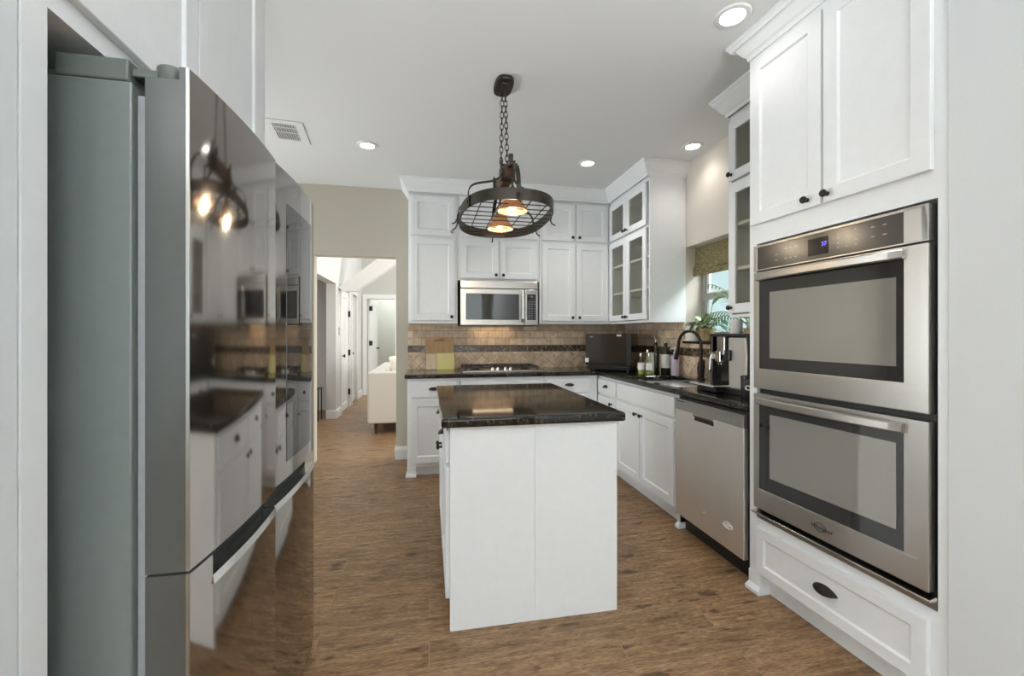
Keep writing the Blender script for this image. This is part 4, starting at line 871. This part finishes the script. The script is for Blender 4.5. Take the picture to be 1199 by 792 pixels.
def leaf(mb, base, az, el, length, width, droop, n=6):
    """broad curved leaf with a midrib fold"""
    base = Vector(base); d = Vector((math.cos(az) * math.cos(el), math.sin(az) * math.cos(el), math.sin(el))); side = Vector((-math.sin(az), math.cos(az), 0)); p = base.copy(); vs = []; fs = []
    for i in range(n + 1):
        u = i / n; w = width * (math.sin(math.pi * min(1, u * 0.93 + 0.05)) ** 0.8) / 2
        up = side.cross(d).normalized()
        if up.z < 0: up = -up
        vs += [p + side * w + up * w * 0.3, p, p - side * w + up * w * 0.3]
        d = (d + Vector((0, 0, -droop / n))).normalized(); p = p + d * (length / n)
    for i in range(n): a = i * 3; fs += [(a, a + 1, a + 4, a + 3), (a + 1, a + 2, a + 5, a + 4)]
    mb.add(vs, fs)
rnd = random.Random(3)
t = thing('potted_plant', 'leafy green plant in a woven basket pot on the window sill', 'plant', (2.215, 3.12, 1.2125))
obj('basket_pot', MB().lathe((0, 0, 0), [(0.048, 0), (0.055, 0.01), (0.066, 0.09), (0.070, 0.105), (0.062, 0.105), (0.058, 0.088), (0, 0.088)], 24), 'basket', t, smooth=True)
mb = MB()
for k in range(40):
    a = rnd.uniform(0, 6.283); x = math.cos(a); ln = rnd.uniform(0.12, 0.20)
    if x > 0.3: ln *= 0.42
    if x < -0.5: ln *= 0.5
    leaf(mb, (0.02 * math.cos(a) - 0.01, 0.02 * math.sin(a), 0.095 + rnd.uniform(0, 0.05)), a, rnd.uniform(0.35, 1.25), ln, rnd.uniform(0.045, 0.07), rnd.uniform(0.7, 1.9))
leaf(mb, (-0.03, 0.02, 0.13), 2.2, 0.75, 0.17, 0.022, 1.9); leaf(mb, (-0.02, 0.05, 0.13), 1.75, 0.8, 0.17, 0.024, 1.5)
obj('foliage', mb, 'leaf', t, smooth=True)
mb = MB().tube([(0.0, -0.02, 0.09), (-0.01, -0.06, 0.17), (-0.015, -0.10, 0.26), (-0.02, -0.12, 0.30)], 0.003, 6); leaf(mb, (-0.02, -0.12, 0.29), -1.3, 0.9, 0.10, 0.05, 0.6); obj('stem', mb, 'leaf', t, smooth=True)
t = thing('potted_palm', 'palm with long thin arching fronds on the sill behind the coffee machine', 'plant', (2.225, 2.62, 1.2125))
obj('pot', MB().lathe((0, 0, 0), [(0.045, 0), (0.058, 0.09), (0.062, 0.10), (0.055, 0.10), (0.05, 0.085), (0, 0.085)], 20), 'basket', t, smooth=True)
mb = MB(); leaves = MB()
for az, ln, el, dr in ((1.85, 0.52, 1.15, 1.5), (1.62, 0.50, 1.0, 1.2), (1.70, 0.42, 0.75, 1.7), (2.1, 0.36, 0.95, 1.9), (1.5, 0.30, 1.2, 1.2), (-1.6, 0.25, 1.1, 1.3), (2.8, 0.16, 1.2, 1.6)):
    p = Vector((0, 0, 0.085)); d = Vector((math.cos(az) * math.cos(el), math.sin(az) * math.cos(el), math.sin(el))); pts = [p.copy()]; n = 14
    for i in range(n):
        d = (d + Vector((0, 0, -dr / n * (0.4 + i / n)))).normalized(); p = p + d * ln / n
        p.x = min(p.x, 0.045); pts.append(p.copy())
        if i > 3:
            for s in (-1, 1): leaf(leaves, p, math.atan2(d.y, d.x) + s * 0.75, math.asin(max(-1, min(1, d.z))) - 0.15, 0.14 * (1.1 - 0.6 * i / n), 0.011, 0.9, 4)
    mb.tube(pts, 0.0025, 5)
for k, v in enumerate(leaves.v): leaves.v[k] = (min(v[0], 0.055), v[1], v[2])
obj('stems', mb, 'frond', t, smooth=True); obj('fronds', leaves, 'frond', t, smooth=True)

# garden outside the window
struct('ground', MB().box(2.5, 12, -3, 9, -0.35, -0.25), 'grass')
t = thing('garden_fence', 'pale blue board fence seen through the sink window', 'fence', (7.2, 0, -0.25))
mb = MB()
for k in range(24): mb.box(0, 0.02, -1 + k * 0.4, -1 + k * 0.4 + 0.385, 0, 2.9)
obj('boards', mb, 'fence', t); obj('rail', MB().box(-0.04, 0, -1, 8.6, 1.5, 1.6), 'fence', t)
def bush(label, x, y, r, h, n, seed):
    q = random.Random(seed); t = thing('garden_shrub', label, 'shrub', (x, y, -0.25), 0, 'shrubs outside the window'); mb = MB()
    for k in range(n):
        a = q.uniform(0, 6.283); z = q.uniform(0.1, 1.0); rr = r * math.sqrt(max(0.05, 1 - (2 * z - 1) ** 2)) * q.uniform(0.6, 1.0)
        leaf(mb, (rr * math.cos(a), rr * math.sin(a), z * h), q.uniform(0, 6.28), q.uniform(-0.4, 1.0), q.uniform(0.12, 0.24), q.uniform(0.05, 0.09), 0.8, 3)
    obj('foliage', mb, 'bush', t, smooth=True); obj('stems', MB().tube([(0, 0, 0), (0, 0, h * 0.7)], 0.03, 8), 'bark', t)
bush('pale green garden shrub low outside the left half of the window', 4.5, 6.35, 0.65, 1.85, 450, 5)
bush('pale green garden shrub outside the right half of the window', 4.6, 5.1, 0.6, 2.1, 450, 6)

# ------------------------------------------------------------------ ceiling lights and vent
proto = None
LP = [(-0.471, 3.472, 'recessed ceiling light above the doorway side, leftmost one'), (1.336, 3.475, 'recessed ceiling light in front of the upper cabinets, right of the pendant'),
      (2.02, 3.003, 'recessed ceiling light tight against the wall over the sink window'), (1.374, 1.738, 'recessed ceiling light nearest the oven cabinet, largest in view')]
for k, (x, y, lb) in enumerate(LP):
    if proto is None:
        t = proto = thing('ceiling_light', lb, 'ceiling light', (x, y, CEIL), 0, 'recessed ceiling lights')
        obj('trim_ring', MB().lathe((0, 0, 0), [(0.052, -0.004), (0.056, -0.009), (0.074, -0.007), (0.079, -0.0005), (0.052, -0.0005), (0.052, -0.004)], 32, cap=False), 'whitep', t, smooth=True)
        obj('lens', MB().lathe((0, 0, -0.0035), [(0.052, 0), (0.052, 0.002)], 28), 'lens', t)
        l = bpy.data.lights.new('downlight', 'SPOT'); l.energy = 11; l.spot_size = R(130); l.spot_blend = 0.8; l.shadow_soft_size = 0.05; l.color = (1, 0.96, 0.91)
        o = bpy.data.objects.new('downlight', l); COL.objects.link(o); o.parent = t; o.location = (0, 0, -0.012)
    else:
        t = copy_tree(proto); t.location = (x, y, CEIL); t['label'] = lb
        for c in t.children:
            if c.type == 'LIGHT': c.data = c.data.copy(); c.data.energy = (11, 23, 7, 4)[k]
t = thing('ceiling_vent', 'white slatted ceiling vent left of the pendant', 'vent', (-1.01, 3.35, CEIL), 6)
obj('frame', MB().plate([-0.13, -0.075, 0.075, 0.13], [-0.18, -0.125, 0.125, 0.18], lambda x, y: abs(x) > 0.075 or abs(y) > 0.125, -0.006, -0.0005), 'ceil', t, 0.002)
obj('duct', MB().box(-0.076, 0.076, -0.126, 0.126, -0.002, -0.0006), 'dark', t)
mb = MB()
for k in range(9): x = -0.070 + k * 0.0165; mb.add([(x, -0.126, -0.008), (x, 0.126, -0.008), (x + 0.011, 0.126, -0.003), (x + 0.011, -0.126, -0.003)], [(0, 1, 2, 3)])
for y in (-0.075, 0.0): mb.box(-0.076, 0.076, y - 0.004, y + 0.004, -0.0085, -0.006)
obj('slats', mb, 'ceil', t, solid=0.0012)

# ------------------------------------------------------------------ pendant over the island
PX, PY = 0.430, 2.47
t = thing('pendant_light', 'dark bronze oval pot-rack pendant with two amber bell shades over the island', 'pendant lamp', (PX, PY, 0))
def stadium(a, b2, n=48, p=2.6):
    out = []
    for k in range(n):
        th = 2 * math.pi * k / n; c, q = math.cos(th), math.sin(th)
        out.append((a * math.copysign(abs(c) ** (2 / p), c), b2 * math.copysign(abs(q) ** (2 / p), q)))
    return out
RA, RB, RZ0, RZ1 = 0.257, 0.425, 1.93, 1.987
st = stadium(RA, RB); n = len(st); vs = []; fs = []
for x, y in st: vs += [(x, y, RZ0), (x, y, RZ1), (x * 0.975, y * 0.984, RZ1), (x * 0.975, y * 0.984, RZ0)]
for i in range(n):
    j = (i + 1) % n
    for k in range(4): fs.append((i * 4 + k, i * 4 + (k + 1) % 4, j * 4 + (k + 1) % 4, j * 4 + k))
obj('rack_band', MB().add(vs, fs), 'lampmetal', t, smooth=True)
def half_w(y): return RA * max(0, 1 - (abs(y) / RB) ** 2.6) ** (1 / 2.6)
def half_l(x): return RB * max(0, 1 - (abs(x) / RA) ** 2.6) ** (1 / 2.6)
for k in range(9):
    y = -0.33 + k * 0.0825; w = half_w(y) * 0.98; obj('grid_wire', MB().tube([(-w, y, 1.936), (w, y, 1.936)], 0.0028, 6), 'lampmetal', t)
for x in (-0.17, -0.075, 0.075, 0.17):
    w = half_l(x) * 0.98; obj('grid_wire', MB().tube([(x, -w, 1.941), (x, w, 1.941)], 0.003, 6), 'lampmetal', t)
def bez(p0, p1, p2, p3, n=14):
    P = [Vector(p) for p in (p0, p1, p2, p3)]; out = []
    for i in range(n + 1):
        u = i / n; out.append(P[0] * (1 - u) ** 3 + P[1] * 3 * u * (1 - u) ** 2 + P[2] * 3 * u * u * (1 - u) + P[3] * u ** 3)
    return out
TZ = 2.19
for sx, yy in ((-1, 0.10), (1, -0.10), (1, 0.24), (-1, -0.26)):
    w = half_w(yy) + 0.004
    y0 = max(-0.17, min(0.17, yy))
    pts = bez((sx * 0.035, y0, TZ - 0.02), (sx * 0.05, y0, TZ - 0.14), (sx * (w + 0.01), yy, TZ - 0.085), (sx * w, yy, RZ1)) + [Vector((sx * w, yy, RZ0))]
    o = obj('strap', MB().strap(pts, (0, 1, 0), 0.022, 0.006), 'lampmetal', t, 0.001)
    obj('rivet', MB().lathe((sx * (w + 0.003), yy, (RZ0 + RZ1) / 2), [(0.009, 0), (0.008, 0.006 * sx), (0, 0.008 * sx)], 10, 'x'), 'lampmetal', o, smooth=True)
for sy in (-1, 1):
    w = RB + 0.004
    pts = bez((0.0, sy * 0.15, TZ), (0.0, sy * 0.19, TZ - 0.02), (0.0, sy * (w + 0.0), TZ + 0.02 - 0.03), (0.0, sy * w, RZ1)) + [Vector((0.0, sy * w, RZ0 + 0.004))]
    o = obj('strap', MB().strap(pts, (1, 0, 0), 0.022, 0.006), 'lampmetal', t, 0.001)
    obj('rivet', MB().lathe((0, sy * (w + 0.003), RZ0 + 0.028), [(0.009, 0), (0.007, 0.006 * sy), (0, 0.008 * sy)], 10, 'y'), 'lampmetal', o, smooth=True)
# wooden spine board between two metal yokes
mb = MB().prism([(-0.20, 2.165), (-0.18, 2.20), (0.17, 2.20), (0.21, 2.165), (0.20, 2.13), (0.17, 2.12), (0.15, 2.135), (0.12, 2.12), (-0.12, 2.12), (-0.15, 2.135), (-0.18, 2.12)], 'x', -0.027, 0.027); obj('spine_board', mb, 'rust', t, 0.004)
for sy in (-1, 1):
    mb = MB(); y = sy * 0.135; mb.box(-0.042, -0.030, y - 0.013, y + 0.013, 2.12, 2.235); mb.box(0.030, 0.042, y - 0.013, y + 0.013, 2.12, 2.235); mb.box(-0.042, 0.042, y - 0.013, y + 0.013, 2.205, 2.213)
    obj('yoke', mb, 'lampmetal', t, 0.002)
    obj('yoke_bar', MB().box(0.006, 0.030, y - 0.006, y + 0.006, 2.20, 2.275), 'lampmetal', t, 0.002) if sy < 0 else None
# canopy and chains
mb = MB().prism([(x * 1.0, y) for x, y in stadium(0.055, 0.098, 32, 3.0)], 'z', 2.715, 2.7395); cn = obj('canopy', mb, 'lampmetal', t, 0.006)
obj('canopy_bar', MB().box(-0.018, 0.018, -0.07, 0.07, 2.700, 2.716), 'lampmetal', t, 0.004)
for cy, cy2 in ((-0.05, -0.12), (0.05, 0.10)):
    a = Vector((0, cy, 2.703)); b2 = Vector((0, cy2, 2.205)); N = 15; d = (b2 - a) / N
    hook = obj('chain', MB().tube([a + Vector((0, 0, 0.01)), a + Vector((0.008, 0, 0)), a + Vector((0, 0, -0.012))], 0.0035, 6), 'lampmetal', t)
    for k in range(N):
        c = a + d * (k + 0.5); ln = d.length * 0.68; u = d.normalized(); sdv = Vector((1, 0, 0)) if k % 2 else Vector((0, 1, 0)); sdv = (sdv - u * sdv.dot(u)).normalized(); pts = []
        for q in range(14):
            th = 2 * math.pi * q / 14; pts.append(c + u * (ln * math.cos(th)) + sdv * (0.0105 * math.sin(th)))
        obj('chain_link', MB().tube(pts, 0.0026, 6, closed=True), 'lampmetal', hook, smooth=True)
# two lamps
for ly in (-0.27, 0.12):
    lx = 0.0
    rod = obj('lamp_rod', MB().tube([(lx, ly * 0.6, 2.13), (lx, ly, 2.10), (lx, ly, 2.03)], 0.0065, 10), 'lampmetal', t, smooth=True)
    obj('socket', MB().lathe((lx, ly, 2.0), [(0.022, 0), (0.026, 0.012), (0.018, 0.035), (0.01, 0.045)], 18), 'lampmetal', rod, smooth=True)
    obj('lamp_shade', MB().lathe((lx, ly, 1.915), [(0.078, 0.0), (0.080, 0.006), (0.066, 0.024), (0.052, 0.048), (0.040, 0.075), (0.026, 0.096)], 32, cap=False), 'shade', rod, smooth=True, solid=0.003)
    obj('bulb', MB().lathe((lx, ly, 1.925), [(0, 0), (0.012, 0.003), (0.019, 0.014), (0.020, 0.026), (0.014, 0.044), (0.010, 0.055)], 18), 'bulb', rod, smooth=True)
    l = bpy.data.lights.new('bulb_light', 'POINT'); l.energy = 3.2; l.color = (1, 0.80, 0.56); l.shadow_soft_size = 0.022
    o = bpy.data.objects.new('bulb_light', l); COL.objects.link(o); o.parent = t; o.location = (lx, ly, 1.905)
# pot hooks around the band
for hx, hy, ox, oy in ((-1, 0.16, -1, 0.2), (-1, 0.02, -1, 0.1), (1, -0.05, 1, -0.1), (1, 0.22, 1, 0.2), (0, 1, 0, 1), (-0.0, -1, 0, -1)):
    if hx: w = half_w(hy); b0 = Vector((hx * w, hy, RZ0 + 0.012))
    else: b0 = Vector((0.0, hy * RB, RZ0 + 0.012))
    dv = Vector((ox, oy, 0)).normalized()
    pts = [b0 - dv * 0.004 + Vector((0, 0, 0.03)), b0 + dv * 0.010 + Vector((0, 0, 0.02)), b0 + dv * 0.012, b0 + dv * 0.022 + Vector((0, 0, -0.022)), b0 + dv * 0.042 + Vector((0, 0, -0.034))]
    obj('pot_hook', MB().tube(pts, 0.0045, 8), 'lampmetal', t, smooth=True)

# ------------------------------------------------------------------ hall and living room beyond the doorway
HX = -1.371
mb = MB(); mb.box(HX - 0.14, HX, 4.59, 5.6, 0, 4.4); mb.box(HX - 0.14, HX, 5.6, 6.8, 2.03, 4.4)
mb.box(HX - 0.14, HX, 6.8, 7.17, 0, 4.4); mb.box(HX - 0.14, HX, 7.17, 7.86, 2.0, 4.4); mb.box(HX - 0.14, HX, 7.86, 8.12, 0, 4.4); mb.box(HX - 0.14, HX, 8.12, 8.66, 2.0, 4.4); mb.box(HX - 0.14, HX, 8.66, 9.31, 0, 4.4)
struct('wall_hall_left', mb, 'hallw', 0.003)
mb = MB(); mb.box(-3.5, -1.27, 9.31, 9.43, 0, 4.4); mb.box(-1.27, -0.70, 9.31, 9.43, 2.01, 4.4); mb.box(-0.70, 2.6, 9.31, 9.43, 0, 4.4); struct('wall_hall_back', mb, 'hallg')
struct('wall_hall_right', MB().box(2.6, 2.7, 4.59, 9.43, 0, 4.4), 'hallw'); struct('ceiling_hall', MB().box(-3.6, 2.7, 4.59, 9.43, 4.4, 4.5), 'ceil')
struct('wall_side_room', MB().box(-3.6, -3.5, 4.59, 9.4, 0, 4.4), 'hallw'); struct('ceiling_side_room', MB().box(-3.5, HX - 0.14, 4.59, 9.31, 2.5, 2.6), 'ceil')
struct('wall_side_room_back', MB().box(-3.5, HX - 0.141, 7.6, 7.7, 0, 2.5), 'hallw')
struct('wall_bedroom', MB().box(-2.6, 1.0, 11.6, 11.7, 0, 3.0), 'hallg'); struct('ceiling_bedroom', MB().box(-2.6, 1.0, 9.43, 11.7, 3.0, 3.1), 'ceil')
struct('wall_bedroom_left', MB().box(-2.7, -2.6, 9.43, 11.7, 0, 3.0), 'hallg'); struct('wall_bedroom_right', MB().box(1.0, 1.1, 9.43, 11.7, 0, 3.0), 'hallg')
# sloping underside of the stairs
struct('trim_6', MB().prism([(HX, 1.985), (-1.29, 1.935), (-1.108, 1.938), (-0.506, 2.38), (0.76, 3.31), (0.46, 3.37), (-0.777, 2.465)], 'y', 6.95, 7.13), 'trimw')
struct('baseboard_hall', sweep([(HX, 8.73), (HX, 9.28)], BP), 'trimw')
struct('baseboard_hall_left', sweep([(HX - 0.14, 6.80), (HX, 6.80), (HX, 7.098)], BP), 'trimw')
# left hall door and its casing
def casing(nm, y0, y1, zt): 
    mb = MB(); mb.box(HX, HX + 0.018, y0 - 0.07, y0, 0, zt + 0.07); mb.box(HX, HX + 0.018, y1, y1 + 0.07, 0, zt + 0.07); mb.box(HX, HX + 0.018, y0, y1, zt, zt + 0.07); return struct(nm, mb, 'trimw', 0.002)
casing('trim_7', 7.17, 7.86, 2.0); casing('trim_8', 8.12, 8.66, 2.0)
d = bpy.data.objects.new('door_1', None); COL.objects.link(d); tag(d, kind='structure'); d.location = (HX - 0.03, 7.175, 0); d.rotation_euler = (0, 0, R(90))
lf = obj('door_leaf', MB().shaker(0, 0.68, 0.01, 1.99, -0.02, 0.02, w=0.11), 'trimw', d, 0.002)
obj('door_knob', MB().lathe((0.07, -0.02, 0.92), [(0.028, 0), (0.028, 0.006), (0.010, 0.010), (0.010, 0.035), (0.026, 0.045), (0.026, 0.06), (0, 0.066)], 16, '-y'), 'black', lf, smooth=True)
for z in (0.27, 0.95, 1.62): obj('hinge', MB().box(0.655, 0.685, -0.055, -0.019, z - 0.05, z + 0.05), 'black', lf)
d = bpy.data.objects.new('door_2', None); COL.objects.link(d); tag(d, kind='structure'); d.location = (HX - 0.05, 8.125, 0); d.rotation_euler = (0, 0, R(90))
lf = obj('door_leaf', MB().shaker(0, 0.53, 0.01, 1.99, -0.02, 0.02, w=0.11), 'hallw', d, 0.002)
obj('door_knob', MB().lathe((0.06, -0.02, 0.92), [(0.026, 0), (0.010, 0.008), (0.010, 0.03), (0.026, 0.045), (0, 0.062)], 14, '-y'), 'black', lf, smooth=True)
# far bedroom door, standing open
mb = MB(); mb.box(-1.355, -1.27, 9.285, 9.31, 0, 2.10); mb.box(-0.70, -0.62, 9.285, 9.31, 0, 2.10); mb.box(-1.27, -0.70, 9.285, 9.31, 2.01, 2.10); struct('trim_9', mb, 'trimw', 0.003)
d = bpy.data.objects.new('door_3', None); COL.objects.link(d); tag(d, kind='structure'); d.location = (-1.262, 9.40, 0); d.rotation_euler = (0, 0, R(80))
lf = obj('door_leaf', MB().shaker(0, 0.56, 0.01, 1.995, -0.04, 0.0, w=0.10), 'trimw', d, 0.002)
obj('door_knob', MB().lathe((0.49, -0.04, 0.96), [(0.026, 0), (0.010, 0.008), (0.010, 0.03), (0.028, 0.045), (0, 0.062)], 14, '-y'), 'black', lf, smooth=True)
for z in (0.34, 1.08, 1.81): obj('hinge', MB().box(-0.012, 0.012, -0.095, -0.03, z - 0.05, z + 0.05), 'black', lf)
t = thing('light_switch', 'white light switch on the hall wall beside the first door', 'light switch', (HX, 7.02, 1.316), 90); obj('plate', MB().box(-0.035, 0.035, -0.006, 0, -0.06, 0.06), 'steeld', t, 0.002); obj('toggle', MB().box(-0.01, 0.01, -0.012, -0.005, -0.02, 0.02), 'whitep', t)
t = thing('side_table', 'thin black metal side table in the hall opening left of the doors', 'table', (-1.68, 6.72, 0))
for x in (-0.10, 0.10):
    for y in (-0.10, 0.10): obj('leg', MB().box(x - 0.007, x + 0.007, y - 0.007, y + 0.007, 0, 0.46), 'black', t)
obj('table_top', MB().box(-0.115, 0.115, -0.115, 0.115, 0.46, 0.475), 'black', t, 0.002)

t = thing('sofa', 'cream upholstered sofa end seen through the doorway', 'sofa', (-0.76, 5.595, 0))
obj('arm', MB().box(0, 0.90, 0, 0.16, 0.14, 0.79), 'sofa', t, 0.025, seg=3); obj('arm', MB().box(0, 0.90, 1.84, 2.0, 0.14, 0.79), 'sofa', t, 0.025, seg=3)
obj('back', MB().box(0, 0.20, 0.16, 1.84, 0.14, 0.79), 'sofa', t, 0.03, seg=3); obj('seat', MB().box(0.2, 0.88, 0.16, 1.84, 0.14, 0.44), 'sofa', t, 0.03, seg=3)
for x in (0.10, 0.83):
    for y in (0.09, 1.91): obj('leg', MB().lathe((x, y, 0), [(0.018, 0), (0.030, 0.14)], 14), 'legwood', t, smooth=True)
def pillow(label, x, y, z, rx, ry, rz, s):
    n = 8; vs = []; fs = []; mb = MB()
    for sgn in (1, -1):
        k = len(vs)
        for i in range(n + 1):
            for j in range(n + 1):
                u, v = -1 + 2 * i / n, -1 + 2 * j / n; hgt = (1 - u ** 4) ** 0.7 * (1 - v ** 4) ** 0.7
                vs.append((u * s * (1 - 0.06 * v * v), v * s * (1 - 0.06 * u * u), sgn * hgt * s * 0.33))
        for i in range(n):
            for j in range(n): a = k + i * (n + 1) + j; f = (a, a + 1, a + n + 2, a + n + 1); fs.append(f if sgn < 0 else f[::-1])
    o = tag(obj('throw_pillow', mb.add(vs, fs), 'pillow', None, smooth=True, sub=1), label, 'pillow', 'pillows on the sofa'); o.location = (x, y, z); o.rotation_euler = (R(rx), R(ry), R(rz))
    return o
pillow('ivory throw pillow leaning against the sofa back, farther one', -0.36, 6.55, 0.80, 80, 10, 75, 0.23)
pillow('ivory throw pillow heaped just behind the near sofa arm', -0.33, 5.98, 0.80, 62, 0, 40, 0.20)
